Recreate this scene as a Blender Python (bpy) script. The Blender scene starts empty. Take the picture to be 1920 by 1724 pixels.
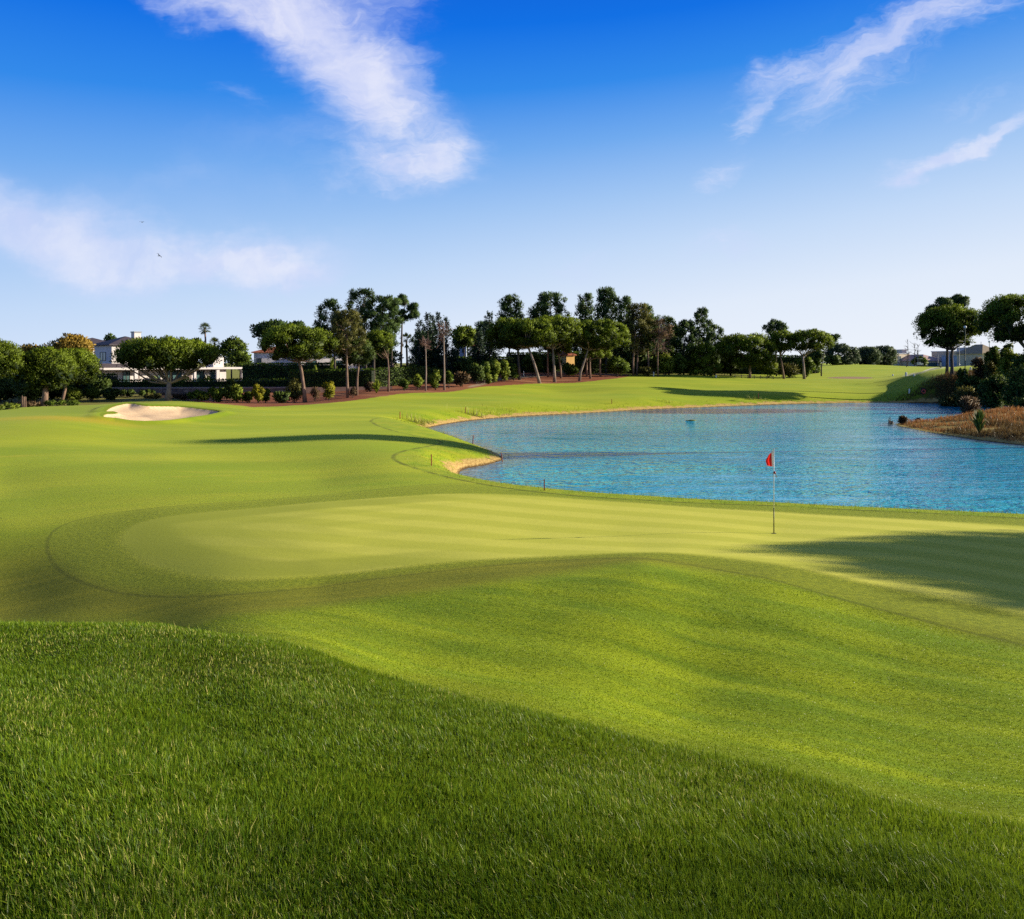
import bpy, math, random
import numpy as np

# ---------------------------------------------------------------- basics
F, CX, HY, CZ = 1390.0, 960.0, 680.0, 5.5      # survey of the site: focal length, centre, eye level and eye height
SC = bpy.context.scene
COL = SC.collection
rng = np.random.default_rng(7)
random.seed(7)
SUN_EL, SUN_AZ = math.radians(16.5), math.radians(7.0)   # towards +X, a little towards +Y
SUN_DIR = np.array([math.cos(SUN_EL) * math.cos(SUN_AZ), math.cos(SUN_EL) * math.sin(SUN_AZ), math.sin(SUN_EL)])


def W(px, py, Y):
    return np.array([(px - CX) / F * Y, Y, CZ - (py - HY) / F * Y])


# ---------------------------------------------------------------- node helpers
def new_mat(name):
    m = bpy.data.materials.new(name)
    m.use_nodes = True
    nt = m.node_tree
    nt.nodes.clear()
    return m, nt


class NT:
    """thin wrapper that makes node graphs short to write"""
    def __init__(self, nt):
        self.nt = nt

    def put(self, sock, v):
        if v is None:
            return
        if isinstance(v, bpy.types.NodeSocket):
            self.nt.links.new(v, sock)
        else:
            if hasattr(sock.default_value, '__len__') and not hasattr(v, '__len__'):
                v = (v,) * len(sock.default_value)
            if hasattr(sock.default_value, '__len__') and len(sock.default_value) == 4 and len(v) == 3:
                v = (*v, 1.0)
            sock.default_value = v

    def node(self, typ, ins=None, **props):
        n = self.nt.nodes.new(typ)
        for k, v in props.items():
            setattr(n, k, v)
        for k, v in (ins or {}).items():
            self.put(n.inputs[k], v)
        return n

    def math(self, op, a, b=None, c=None, clamp=False):
        n = self.node('ShaderNodeMath', operation=op, use_clamp=clamp)
        self.put(n.inputs[0], a)
        self.put(n.inputs[1], b)
        self.put(n.inputs[2], c)
        return n.outputs[0]

    def vmath(self, op, a, b=None, scale=None):
        n = self.node('ShaderNodeVectorMath', operation=op)
        self.put(n.inputs[0], a)
        self.put(n.inputs[1], b)
        if scale is not None:
            self.put(n.inputs['Scale'], scale)
        return n.outputs['Value'] if op in ('DOT_PRODUCT', 'LENGTH') else n.outputs[0]

    def mix(self, fac, a, b, blend='MIX'):
        n = self.node('ShaderNodeMix', data_type='RGBA', blend_type=blend)
        self.put(n.inputs[0], fac)
        self.put(n.inputs[6], a)
        self.put(n.inputs[7], b)
        return n.outputs[2]

    def smooth(self, v, lo, hi, a=0.0, b=1.0):
        n = self.node('ShaderNodeMapRange', interpolation_type='SMOOTHSTEP')
        for k, x in zip((0, 1, 2, 3, 4), (v, lo, hi, a, b)):
            self.put(n.inputs[k], x)
        return n.outputs[0]

    def lin(self, v, lo, hi, a=0.0, b=1.0):
        n = self.node('ShaderNodeMapRange', clamp=True)
        for k, x in zip((0, 1, 2, 3, 4), (v, lo, hi, a, b)):
            self.put(n.inputs[k], x)
        return n.outputs[0]

    def noise(self, vec, scale, detail=3.0, rough=0.55, dist=0.0):
        n = self.node('ShaderNodeTexNoise', {'Scale': scale, 'Detail': detail, 'Roughness': rough, 'Distortion': dist})
        self.put(n.inputs['Vector'], vec)
        return n.outputs['Fac']

    def mapping(self, vec, loc=(0, 0, 0), rot=(0, 0, 0), scale=(1, 1, 1), typ='POINT'):
        n = self.node('ShaderNodeMapping', vector_type=typ)
        self.put(n.inputs[0], vec)
        n.inputs[1].default_value = loc
        n.inputs[2].default_value = rot
        n.inputs[3].default_value = scale
        return n.outputs[0]

    def attr(self, name):
        return self.node('ShaderNodeAttribute', attribute_name=name).outputs['Fac']

    def pos(self):
        return self.node('ShaderNodeNewGeometry').outputs['Position']

    def bump(self, h, strength=0.5, dist=0.02, normal=None):
        n = self.node('ShaderNodeBump', {'Strength': strength, 'Distance': dist})
        self.put(n.inputs['Height'], h)
        if normal is not None:
            self.put(n.inputs['Normal'], normal)
        return n.outputs[0]

    def out(self, sh):
        o = self.node('ShaderNodeOutputMaterial')
        self.nt.links.new(sh, o.inputs[0])


def pmat(name, c1, c2=None, scale=6.0, rough=0.8, bump=0.0, metallic=0.0, detail=4.0, stretch=(1, 1, 1)):
    """painted / mineral surface with procedural mottling"""
    m, nt = new_mat(name)
    N = NT(nt)
    v = N.mapping(N.node('ShaderNodeTexCoord').outputs['Object'], scale=stretch)
    nz = N.noise(v, scale, detail)
    col = N.mix(N.smooth(nz, 0.3, 0.7), c1, c2 or tuple(x * 0.8 for x in c1))
    b = N.node('ShaderNodeBsdfPrincipled', {'Base Color': col, 'Roughness': rough, 'Metallic': metallic})
    if bump:
        N.put(b.inputs['Normal'], N.bump(nz, bump, 0.05))
    N.out(b.outputs[0])
    return m


def foliage_mat(name, dark, light, trans=0.25, spec=0.25):
    m, nt = new_mat(name)
    N = NT(nt)
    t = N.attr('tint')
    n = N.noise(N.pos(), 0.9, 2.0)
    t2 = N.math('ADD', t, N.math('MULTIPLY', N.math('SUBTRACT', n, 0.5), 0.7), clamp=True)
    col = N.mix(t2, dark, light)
    d = N.node('ShaderNodeBsdfPrincipled', {'Base Color': col, 'Roughness': 0.6, 'Specular IOR Level': spec})
    tr = N.node('ShaderNodeBsdfTranslucent', {'Color': N.mix(0.5, col, (light[0] * 1.3, light[1] * 1.3, light[2]))})
    mx = N.node('ShaderNodeMixShader', {0: trans})
    nt.links.new(d.outputs[0], mx.inputs[1])
    nt.links.new(tr.outputs[0], mx.inputs[2])
    N.out(mx.outputs[0])
    return m


# ---------------------------------------------------------------- object helpers
def tag(o, label=None, cat=None, group=None, kind=None):
    for k, v in (('label', label), ('category', cat), ('group', group), ('kind', kind)):
        if v:
            o[k] = v
    return o


def empty(name, loc, label, cat, group=None, rz=0.0):
    o = bpy.data.objects.new(name, None)
    COL.objects.link(o)
    o.location = [float(x) for x in loc]
    o.rotation_euler[2] = rz
    return tag(o, label, cat, group)


def link_mesh(name, me, mat=None, parent=None, loc=None):
    o = bpy.data.objects.new(name, me)
    COL.objects.link(o)
    if mat:
        me.materials.append(mat)
    if parent is not None:
        o.parent = parent
    if loc is not None:
        o.location = [float(x) for x in loc]
    return o


class MB:
    """collects boxes, tubes, polygons and builds them as one mesh"""
    def __init__(self):
        self.v, self.f = [], []

    def add(self, verts, faces):
        b = len(self.v)
        self.v += [tuple(float(c) for c in p) for p in verts]
        self.f += [tuple(i + b for i in f) for f in faces]
        return self

    def hexa(self, c):
        """8 corners: 4 bottom ccw, 4 top ccw"""
        return self.add(c, [(3, 2, 1, 0), (4, 5, 6, 7), (0, 1, 5, 4), (1, 2, 6, 5), (2, 3, 7, 6), (3, 0, 4, 7)])

    def box(self, x0, x1, y0, y1, z0, z1, fr=None):
        c = [(x0, y0, z0), (x1, y0, z0), (x1, y1, z0), (x0, y1, z0), (x0, y0, z1), (x1, y0, z1), (x1, y1, z1), (x0, y1, z1)]
        if fr:
            c = [fr(*p) for p in c]
        return self.hexa(c)

    def tube(self, pts, rad, n=8, cap=True):
        pts = [np.array(p, float) for p in pts]
        rings = []
        for i, p in enumerate(pts):
            d = pts[min(i + 1, len(pts) - 1)] - pts[max(i - 1, 0)]
            d = d / (np.linalg.norm(d) + 1e-9)
            a = np.cross(d, (0.13, 0.97, 0.2) if abs(d[1]) < 0.9 else (1, 0, 0))
            a /= np.linalg.norm(a)
            b = np.cross(d, a)
            rings.append([p + rad[i] * (math.cos(2 * math.pi * k / n) * a + math.sin(2 * math.pi * k / n) * b) for k in range(n)])
        vs = [q for r in rings for q in r]
        fs = []
        for i in range(len(pts) - 1):
            for k in range(n):
                fs.append((i * n + k, i * n + (k + 1) % n, (i + 1) * n + (k + 1) % n, (i + 1) * n + k))
        if cap:
            fs.append(tuple(range(n - 1, -1, -1)))
            fs.append(tuple((len(pts) - 1) * n + k for k in range(n)))
        return self.add(vs, fs)

    def ball(self, c, r, nu=10, nv=6, sq=(1, 1, 1)):
        vs = [(c[0], c[1], c[2] - r * sq[2])]
        for j in range(1, nv):
            t = -math.pi / 2 + math.pi * j / nv
            for i in range(nu):
                a = 2 * math.pi * i / nu
                vs.append((c[0] + r * sq[0] * math.cos(t) * math.cos(a), c[1] + r * sq[1] * math.cos(t) * math.sin(a), c[2] + r * sq[2] * math.sin(t)))
        vs.append((c[0], c[1], c[2] + r * sq[2]))
        fs = [(0, 1 + (i + 1) % nu, 1 + i) for i in range(nu)]
        for j in range(nv - 2):
            for i in range(nu):
                fs.append((1 + j * nu + i, 1 + j * nu + (i + 1) % nu, 1 + (j + 1) * nu + (i + 1) % nu, 1 + (j + 1) * nu + i))
        top = len(vs) - 1
        fs += [(1 + (nv - 2) * nu + i, 1 + (nv - 2) * nu + (i + 1) % nu, top) for i in range(nu)]
        return self.add(vs, fs)

    def build(self, name, mat, parent=None, origin=None, smooth=False):
        me = bpy.data.meshes.new(name)
        o = np.array(origin if origin is not None else (parent.location if parent is not None else (0, 0, 0)), float)
        me.from_pydata([tuple(np.array(p) - o) for p in self.v], [], self.f)
        me.update()
        if smooth:
            me.polygons.foreach_set('use_smooth', [True] * len(me.polygons))
        ob = link_mesh(name, me, mat, parent)
        if parent is None and origin is not None:
            ob.location = [float(x) for x in origin]
        return ob


def np_mesh(name, V, loops, starts, tint=None, normals=None):
    me = bpy.data.meshes.new(name)
    me.vertices.add(len(V))
    me.vertices.foreach_set('co', np.ascontiguousarray(V, dtype=np.float32).ravel())
    me.loops.add(len(loops))
    me.loops.foreach_set('vertex_index', np.ascontiguousarray(loops, dtype=np.int32))
    me.polygons.add(len(starts))
    me.polygons.foreach_set('loop_start', np.ascontiguousarray(starts, dtype=np.int32))
    me.update(calc_edges=True)
    if tint is not None:
        a = me.attributes.new('tint', 'FLOAT', 'POINT')
        a.data.foreach_set('value', np.ascontiguousarray(tint, dtype=np.float32))
    if normals is not None:
        me.polygons.foreach_set('use_smooth', np.ones(len(starts), dtype=bool))
        me.normals_split_custom_set_from_vertices(np.ascontiguousarray(normals, dtype=np.float32))
    return me


def norm(a):
    return a / (np.linalg.norm(a, axis=-1, keepdims=True) + 1e-9)


class Leaves:
    """many small diamond leaf faces spread through the volume of a crown"""
    def __init__(self):
        self.P, self.D, self.L, self.Wd, self.T, self.Nn = [], [], [], [], [], []

    def add(self, P, D, L, Wd, T, Nn):
        n = len(P)
        self.P.append(P)
        self.D.append(norm(D))
        self.L.append(np.broadcast_to(L, n))
        self.Wd.append(np.broadcast_to(Wd, n))
        self.T.append(np.broadcast_to(T, n))
        self.Nn.append(norm(Nn))

    def clump(self, c, r, n, L, wid, tint, up=0.35, flat=0.8, spike=0.5, hollow=0.55, core=False):
        d = norm(rng.normal(size=(n, 3)) + (0, 0, up))
        rr = r * (hollow + (1.05 - hollow) * rng.random((n, 1)) ** 0.6)
        P = np.array(c) + d * rr * (1, 1, flat)
        D = norm(d * 0.9 + (0, 0, spike) + 0.55 * rng.normal(size=(n, 3)))
        T = np.clip(tint + 0.36 * d[:, 2] + 0.08 * rng.normal(size=n), 0, 1)  # undersides darker, tops lighter: crown shade painted into the leaf tint
        LL = L * rng.uniform(0.7, 1.35, n)
        Nn = d + (0, 0, 0.2) + 0.16 * rng.normal(size=(n, 3))
        self.add(P, D, LL, LL * wid, T, Nn)
        if core:
            k = 12
            d = norm(rng.normal(size=(k, 3)))
            P = np.array(c) - rng.normal(size=(k, 3)) * r * 0.12
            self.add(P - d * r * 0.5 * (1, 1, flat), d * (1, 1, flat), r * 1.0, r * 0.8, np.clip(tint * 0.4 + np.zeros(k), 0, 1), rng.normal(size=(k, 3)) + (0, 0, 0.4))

    def build(self, name, mat, parent=None, origin=None):
        P, D, L, Wd, T, Nn = (np.concatenate(x) for x in (self.P, self.D, self.L, self.Wd, self.T, self.Nn))
        n = len(P)
        S = norm(np.cross(D, rng.normal(size=(n, 3))))
        G = np.cross(S, D)
        flip = np.sign((G * Nn).sum(1))[:, None]
        flip[flip == 0] = 1
        S = S * flip
        L, Wd = L[:, None], Wd[:, None]
        V = np.stack([P, P + D * L * 0.45 + S * Wd * 0.5, P + D * L, P + D * L * 0.45 - S * Wd * 0.5], 1).reshape(-1, 3)
        o = np.array(origin if origin is not None else (parent.location if parent is not None else (0, 0, 0)), float)
        # winding so that the face normal agrees with the outward normal
        loops = (np.arange(n)[:, None] * 4 + np.array([0, 1, 2, 3])).ravel()
        me = np_mesh(name, V - o, loops, np.arange(n) * 4, np.repeat(T, 4), np.repeat(Nn, 4, axis=0))
        ob = link_mesh(name, me, mat, parent)
        if parent is None and origin is not None:
            ob.location = [float(x) for x in origin]
        return ob


# ---------------------------------------------------------------- ground shape (thin-plate fit through surveyed spot heights)
CP = []


def cz(Y, z, *pxs):
    for px in pxs:
        CP.append(((px - CX) / F * Y, Y, z))


def cpx(*pts):
    for px, py, Y in pts:
        CP.append(tuple(W(px, py, Y)))


cz(0.3, 4.05, -600, 960, 2600)
cz(1.0, 3.96, -300, 960, 2300)
cpx((0, 1724, 2.3), (960, 1724, 2.3), (1920, 1724, 2.25), (2300, 1760, 2.2), (-300, 1724, 2.3))
cpx((-150, 1173, 8.3), (0, 1172, 8.0), (75, 1172, 7.9), (150, 1172, 7.85), (225, 1173, 7.75), (300, 1175, 7.6), (450, 1200, 7.3), (600, 1238, 6.8), (960, 1332, 5.6), (1400, 1437, 4.6), (1920, 1558, 3.6), (2300, 1660, 3.1))
for x_, y_ in ((-4, 6), (-5.2, 5), (-3, 4.5), (-2, 3.2), (0, 4), (1, 3), (-6.5, 6.5), (-7, 4), (2, 2.6), (-1, 5.3), (-2.6, 5.8), (-3.4, 3), (1.6, 3.8), (-8, 7.2), (0.4, 4.8)):
    CP.append((x_, y_, 3.77 - 0.27 * (y_ - 2.3) - 0.08 * x_))     # the long rough lies on one even bank
cz(10.0, 1.75, -100, 100)
cz(9.4, 1.85, 300)
cz(12.5, 0.75, -200, 0)
cz(11.6, 1.1, 250)
cpx((600, 1195, 9.6), (500, 1168, 11.0), (650, 1132, 12.2), (800, 1108, 12.6), (950, 1088, 12.8), (1200, 1052, 13.4), (1450, 1080, 12.2), (1700, 1152, 10.3), (1920, 1208, 9.0), (2300, 1300, 7.6))
cpx((760, 1240, 8.6), (960, 1250, 8.3), (1300, 1310, 7.4), (1300, 1177, 9.8), (1000, 1165, 10.3), (1650, 1360, 6.4), (1650, 1253, 8.2), (1920, 1400, 5.8), (1920, 1300, 7.2), (1750, 1460, 5.0))
# putting green and its surround
cpx((1451, 1001, 18.1), (1150, 1000, 18.1), (1000, 1000, 18.2), (700, 1000, 18.4), (400, 1003, 19.2), (250, 1005, 20.2), (1200, 1030, 15.6), (900, 1040, 15.5), (600, 1062, 15.2), (400, 1084, 15.0))
cpx((300, 1115, 14.5), (150, 1085, 16.8), (100, 1000, 21.6), (600, 1098, 13.9), (420, 1113, 13.7), (1700, 1050, 14.6), (1920, 1080, 14.0), (2300, 1100, 13.8), (0, 1090, 18.0), (-200, 1080, 18.6))
cpx((300, 968, 22.4), (600, 948, 22.6), (850, 925, 24.6), (1020, 921, 25.2), (1200, 936, 23.6), (1450, 948, 22.6), (1700, 960, 21.8), (1920, 973, 20.9), (2300, 990, 20.2))
# left fairway
cpx((0, 970, 24), (-300, 960, 25), (0, 900, 31), (300, 900, 29.5), (600, 900, 29.2), (860, 893, 29.0), (600, 852, 36), (300, 852, 36), (0, 835, 38), (735, 857, 34), (850, 862, 36), (300, 815, 45), (560, 805, 48), (690, 790, 54), (760, 790, 55), (860, 835, 42.5))
cpx((0, 792, 46), (-300, 790, 48), (100, 772, 52), (190, 763, 57), (245, 757, 60), (340, 768, 60), (440, 766, 66), (250, 794, 50), (400, 788, 54), (560, 762, 75), (480, 765, 72))
cz(66, 1.55, -100, 60, 200)
cz(76, 1.35, -200, 40, 200, 330)
cz(90, 1.3, 100, 350, 480)
cz(103, 1.9, 0, 250, 450)
cz(120, 2.0, -200, 300, 550)
# far fairway
cpx((650, 752, 80), (570, 760, 79), (720, 742, 86), (832, 732, 95), (930, 722, 104), (1010, 716, 112), (1090, 711.5, 116), (1200, 705.5, 124), (1300, 705.5, 128), (1406, 709.5, 130), (1508, 711, 130))
cpx((820, 772, 69), (900, 766, 74), (1000, 752, 84), (1100, 757, 84), (1200, 742, 92), (1300, 745, 95), (1200, 722, 107), (1050, 735, 100), (1400, 738, 100), (1400, 721, 114), (1560, 738, 104), (1600, 716, 120), (1500, 725, 112))
cpx((1010, 706, 124), (1060, 704, 124), (1110, 703.5, 126), (960, 706, 118), (905, 713, 111), (1000, 699, 138), (560, 746, 88), (650, 739, 89), (720, 730, 95), (810, 722, 102))
cpx((1690, 738, 106), (1720, 704, 113), (1785, 705, 104), (1850, 722, 97), (1920, 702, 95), (2100, 690, 92), (1900, 745, 86), (1980, 740, 80), (1880, 690, 108))
cpx((1640, 703, 142), (1700, 701, 142), (1620, 684, 176), (1540, 689, 172), (1760, 690, 168), (1500, 702, 150), (1560, 708, 134), (1850, 688, 190), (1700, 688, 210), (1950, 686, 150))
cz(150, 3.2, 600, 900, 1200)
cz(240, 3.9, -200, 400, 900, 1300, 1700, 2200)
cz(500, 3.6, -500, 600, 1400, 2400)
cz(3000, 2.0, -800, 960, 2600)
# spit of dry grass and outer guards
cz(64, 0.62, 1800)
cz(70, 1.15, 1850, 1920, 2050)
cz(76, 1.5, 1890, 1960)
cz(57, 0.6, 1930)
cz(74, 0.75, 1800)
for Y_, z_ in ((3, 3.4), (8, 2.2), (20, 1.4), (45, 1.6), (90, 2.2)):
    cz(Y_, z_, -1700, 3900)


def warp(x, y):
    yp = np.maximum((y + np.sqrt(y * y + 1.0)) / 2, 0.35)
    return np.stack([2.4 * x / yp, np.log(yp)], -1)


def U(r2):
    return 0.5 * r2 * np.log(r2 + 1e-12)


CPA = np.array(CP)
CQ = warp(CPA[:, 0], CPA[:, 1])
_K = U(((CQ[:, None] - CQ[None]) ** 2).sum(-1)) + np.eye(len(CQ)) * 0.0035
_P = np.concatenate([np.ones((len(CQ), 1)), CQ], 1)
_A = np.block([[_K, _P], [_P.T, np.zeros((3, 3))]])
TPS = np.linalg.solve(_A, np.concatenate([CPA[:, 2], np.zeros(3)]))


def base_z(x, y):
    x, y = np.asarray(x, float), np.asarray(y, float)
    sh = x.shape
    q = warp(x.ravel(), y.ravel())
    q[:, 0] = np.clip(q[:, 0], -6, 6)
    out = np.empty(len(q))
    for i in range(0, len(q), 40000):
        s = q[i:i + 40000]
        out[i:i + 40000] = U(((s[:, None] - CQ[None]) ** 2).sum(-1)) @ TPS[:-3] + TPS[-3] + s @ TPS[-2:]
    x1, y1 = x.ravel(), y.ravel()
    near = np.exp(-((y1 - 8.0) / 3.6) ** 2)
    # soft mown undulations that run down the bank
    a = 0.014 * np.sin(2.75 * x1 + 2.95 * y1 + 0.7 * np.sin(0.45 * x1 - 0.4 * y1)) + 0.004 * np.sin(4.9 * x1 + 5.6 * y1 + 1.1 * np.sin(0.6 * x1 - 0.5 * y1 + 1.0))
    fs = np.clip((y1 - 20) / 25, 0, 1) * np.clip((160 - y1) / 60, 0, 1)
    b = 0.07 * np.sin(0.16 * x1 + 0.41 * y1 + 1.1 * np.sin(0.09 * x1)) + 0.05 * np.sin(0.31 * x1 - 0.23 * y1 + 1.7)
    return (out + near * a * (y1 > 4) * np.clip((y1 - 4) / 3, 0, 1) + fs * b).reshape(sh)


def poly_sdf(x, y, poly):
    """signed distance in metres, positive inside"""
    poly = np.asarray(poly, float)
    x, y = np.asarray(x, float).ravel(), np.asarray(y, float).ravel()
    d2 = np.full(len(x), 1e18)
    ins = np.zeros(len(x), bool)
    for (ax, ay), (bx, by) in zip(poly, np.roll(poly, -1, 0)):
        ex, ey = bx - ax, by - ay
        t = np.clip(((x - ax) * ex + (y - ay) * ey) / (ex * ex + ey * ey + 1e-12), 0, 1)
        d2 = np.minimum(d2, (x - ax - t * ex) ** 2 + (y - ay - t * ey) ** 2)
        c = (ay > y) != (by > y)
        ins ^= c & (x < (bx - ax) * (y - ay) / (by - ay + 1e-12) + ax)
    return np.sqrt(d2) * np.where(ins, 1, -1)


def smooth_poly(p, it=2):
    p = np.asarray(p, float)
    for _ in range(it):
        q = np.roll(p, -1, 0)
        p = np.stack([0.75 * p + 0.25 * q, 0.25 * p + 0.75 * q], 1).reshape(-1, 2)
    return p


def shore(px, py):
    Y = CZ * F / (py - HY)
    return ((px - CX) / F * Y, Y)


POND = smooth_poly([
    (26, 23.5), (19, 22.6), (15.6, 22.9), (12.0, 23.8), (8.2, 24.9), (4.2, 26.0), (1.2, 27.6), (-1.0, 30.2), (-2.3, 33.4), shore(858, 881), shore(905, 874), shore(938, 865), shore(945, 860),
    (-1.0, 45.3), (-2.6, 49.0), (-4.6, 53.5), (-6.6, 58.0), shore(789, 806), shore(800, 803), shore(850, 793), shore(920, 785), shore(1000, 780), shore(1100, 775),
    shore(1200, 769), shore(1300, 765), shore(1400, 761), shore(1500, 757.5), shore(1620, 755.5), shore(1730, 756), shore(1790, 757.5), (66, 97), (72, 92), (66, 84), (56, 77.5), (46, 72),
    (39, 69.5), shore(1668, 795.5), shore(1700, 803), shore(1750, 813), shore(1800, 821), shore(1860, 829), shore(1920, 836), (36.5, 46), (41, 42), (40, 33), (33, 26)], 2)


def ground_z(x, y, d=None):
    x, y = np.asarray(x, float), np.asarray(y, float)
    zb = base_z(x, y)
    sh = zb.shape
    d = poly_sdf(x, y, POND).reshape(sh) if d is None else d.reshape(sh)
    w = np.interp(y, [20, 30, 45, 60, 100], [1.3, 1.5, 3.0, 4.0, 5.0])
    s = np.maximum(-d, 0)
    t = np.clip(s / w, 0, 1)
    zb2 = np.where((y > 15) & (y < 130) & (s < 5), np.maximum(zb, 0.35 * np.clip(s / 2, 0, 1)), zb)
    zo = 0.02 + (zb2 - 0.02) * (t * (2 - t)) ** 0.85
    zi = -np.minimum(0.9, 0.02 + 0.45 * np.maximum(d, 0))
    z = np.where(d > 0, zi, np.where(s < w, zo, zb2))
    return z


def hit(px, py, y0=1.2, y1=400, fn=None):
    """where the sight line through a surveyed direction meets the ground"""
    Y = np.exp(np.linspace(math.log(y0), math.log(y1), 1500))
    X = (px - CX) / F * Y
    zr = CZ - (py - HY) / F * Y
    g = (fn or base_z)(X, Y) - zr
    i = int(np.argmax(g > 0))
    if i == 0:
        return (X[-1], Y[-1])
    t = g[i - 1] / (g[i - 1] - g[i])
    Yh = Y[i - 1] + t * (Y[i] - Y[i - 1])
    return ((px - CX) / F * Yh, Yh)


def ghit(px, py):
    """the same on the finished ground, never in the water"""
    x, y = hit(px, py, 14, 300, lambda X, Y: np.maximum(ground_z(X, Y), -0.02))
    while poly_sdf([x], [y], POND)[0] > -0.15:
        x, y = x * 1.004, y * 1.004
    return (x, y)


def hits(pts, **k):
    return [hit(px, py, **k) for px, py in pts]


def gz(x, y):
    return float(ground_z(np.array([x]), np.array([y]))[0])


def on_ground(px, Y):
    x = (px - CX) / F * Y
    return np.array([x, Y, gz(x, Y)])

# ---------------------------------------------------------------- camera, sun, sky
cam_d = bpy.data.cameras.new('camera')
cam_d.sensor_width = 36.0
cam_d.lens = 36.0 * F / 1920.0
cam_d.shift_y = -(862.0 - HY) / 1920.0
cam_d.clip_start = 0.05
cam_d.clip_end = 6000
cam = bpy.data.objects.new('camera', cam_d)
COL.objects.link(cam)
cam.location = (0, 0, CZ)
cam.rotation_euler = (math.pi / 2, 0, 0)
SC.camera = cam

sun_d = bpy.data.lights.new('sun', 'SUN')
sun_d.energy = SUN_STRENGTH = 8.0
sun_d.angle = math.radians(0.55)
sun_d.color = (1.0, 0.89, 0.70)
sun = bpy.data.objects.new('sun', sun_d)
COL.objects.link(sun)
sun.location = (60, 8, 60)
from mathutils import Vector
sun.rotation_euler = Vector(-SUN_DIR).to_track_quat('-Z', 'Y').to_euler()

world = bpy.data.worlds.new('World')
SC.world = world
world.use_nodes = True
world.node_tree.nodes.clear()
N = NT(world.node_tree)
sky = N.node('ShaderNodeTexSky', sky_type='NISHITA', sun_disc=False, sun_elevation=SUN_EL, sun_rotation=math.pi / 2 - SUN_AZ, air_density=1.0, dust_density=0.6, ozone_density=2.5)
dirv = N.vmath('NORMALIZE', N.node('ShaderNodeTexCoord').outputs['Generated'])
sx = N.node('ShaderNodeSeparateXYZ', {0: dirv})
dx, dy, dz = sx.outputs
hor = N.math('SQRT', N.math('ADD', N.math('MULTIPLY', dx, dx), N.math('MULTIPLY', dy, dy)))
el = N.math('DIVIDE', dz, N.math('MAXIMUM', hor, 0.02))
# the air is hazier and paler towards the sun's side
hz = N.math('SUBTRACT', el, N.math('MULTIPLY', N.math('DIVIDE', dx, N.math('MAXIMUM', hor, 0.02)), N.lin(el, 0.0, 0.5, 0.15, 0.04)))
rp = N.node('ShaderNodeValToRGB', {0: N.lin(hz, -0.06, 0.57)})
er = rp.color_ramp.elements
stops = [(0.0, (0.86, 0.915, 1.0)), (0.16, (0.76, 0.85, 0.99)), (0.31, (0.55, 0.715, 0.965)), (0.42, (0.37, 0.585, 0.93)), (0.55, (0.165, 0.415, 0.89)), (0.68, (0.030, 0.260, 0.85)), (0.82, (0.002, 0.165, 0.80)), (1.0, (0.001, 0.105, 0.68))]
er[0].position, er[0].color = stops[0][0], (*stops[0][1], 1)
er[1].position, er[1].color = stops[-1][0], (*stops[-1][1], 1)
for p, c in stops[1:-1]:
    e = er.new(p)
    e.color = (*c, 1)
nish = N.mix(1.0, sky.outputs[0], (0.12, 0.080, 0.048), 'MULTIPLY')
base_sky = N.mix(N.smooth(el, 0.5, 1.0, 0.96, 0.05), nish, rp.outputs[0])
# high cirrus: soft banks laid out by compass bearing and height above the horizon, broken up by wind-combed noise
gu = N.math('DIVIDE', dx, N.math('MAXIMUM', dy, 0.05))
gv = N.math('DIVIDE', dz, N.math('MAXIMUM', dy, 0.05))
cv = N.node('ShaderNodeCombineXYZ', {0: gu, 1: gv, 2: 0.0}).outputs[0]
wn = N.node('ShaderNodeTexNoise', {'Vector': cv, 'Scale': 5.0, 'Detail': 5.0, 'Roughness': 0.6})
warpv = N.vmath('SCALE', N.vmath('SUBTRACT', wn.outputs['Color'], (0.5, 0.5, 0.5)), scale=0.13)
wn2 = N.node('ShaderNodeTexNoise', {'Vector': N.mapping(cv, scale=(9, 26, 1), rot=(0, 0, math.radians(-12))), 'Scale': 1.0, 'Detail': 4.0, 'Roughness': 0.6})
warp2 = N.vmath('SCALE', N.vmath('SUBTRACT', wn2.outputs['Color'], (0.5, 0.5, 0.5)), scale=0.05)
pv = N.vmath('ADD', N.vmath('ADD', cv, warpv), warp2)


def blob(px, py, rx, ry, rot, s=1.0, vec=pv):
    m = N.mapping(vec, loc=((px - CX) / F, (HY - py) / F, 0), rot=(0, 0, math.radians(rot)), scale=(rx / F, ry / F, 1.0), typ='TEXTURE')
    g = N.node('ShaderNodeTexGradient', {0: m}, gradient_type='SPHERICAL').outputs['Fac']
    return N.math('MULTIPLY', N.smooth(g, 0.0, 0.95), s)


def total(bl):
    t = bl[0]
    for b in bl[1:]:
        t = N.math('ADD', t, b)
    return t


def fibres(dx_, dy_, sa, sb, det=6.0, rough=0.64, dist=0.7, off=0.0):
    """noise combed out along one direction of the sky"""
    c_ = N.node('ShaderNodeCombineXYZ', {0: N.vmath('DOT_PRODUCT', pv, (dx_ * sa, dy_ * sa, 0)), 1: N.vmath('DOT_PRODUCT', pv, (-dy_ * sb, dx_ * sb, 0)), 2: off})
    return N.noise(c_.outputs[0], 1.0, det, rough, dist)


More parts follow.
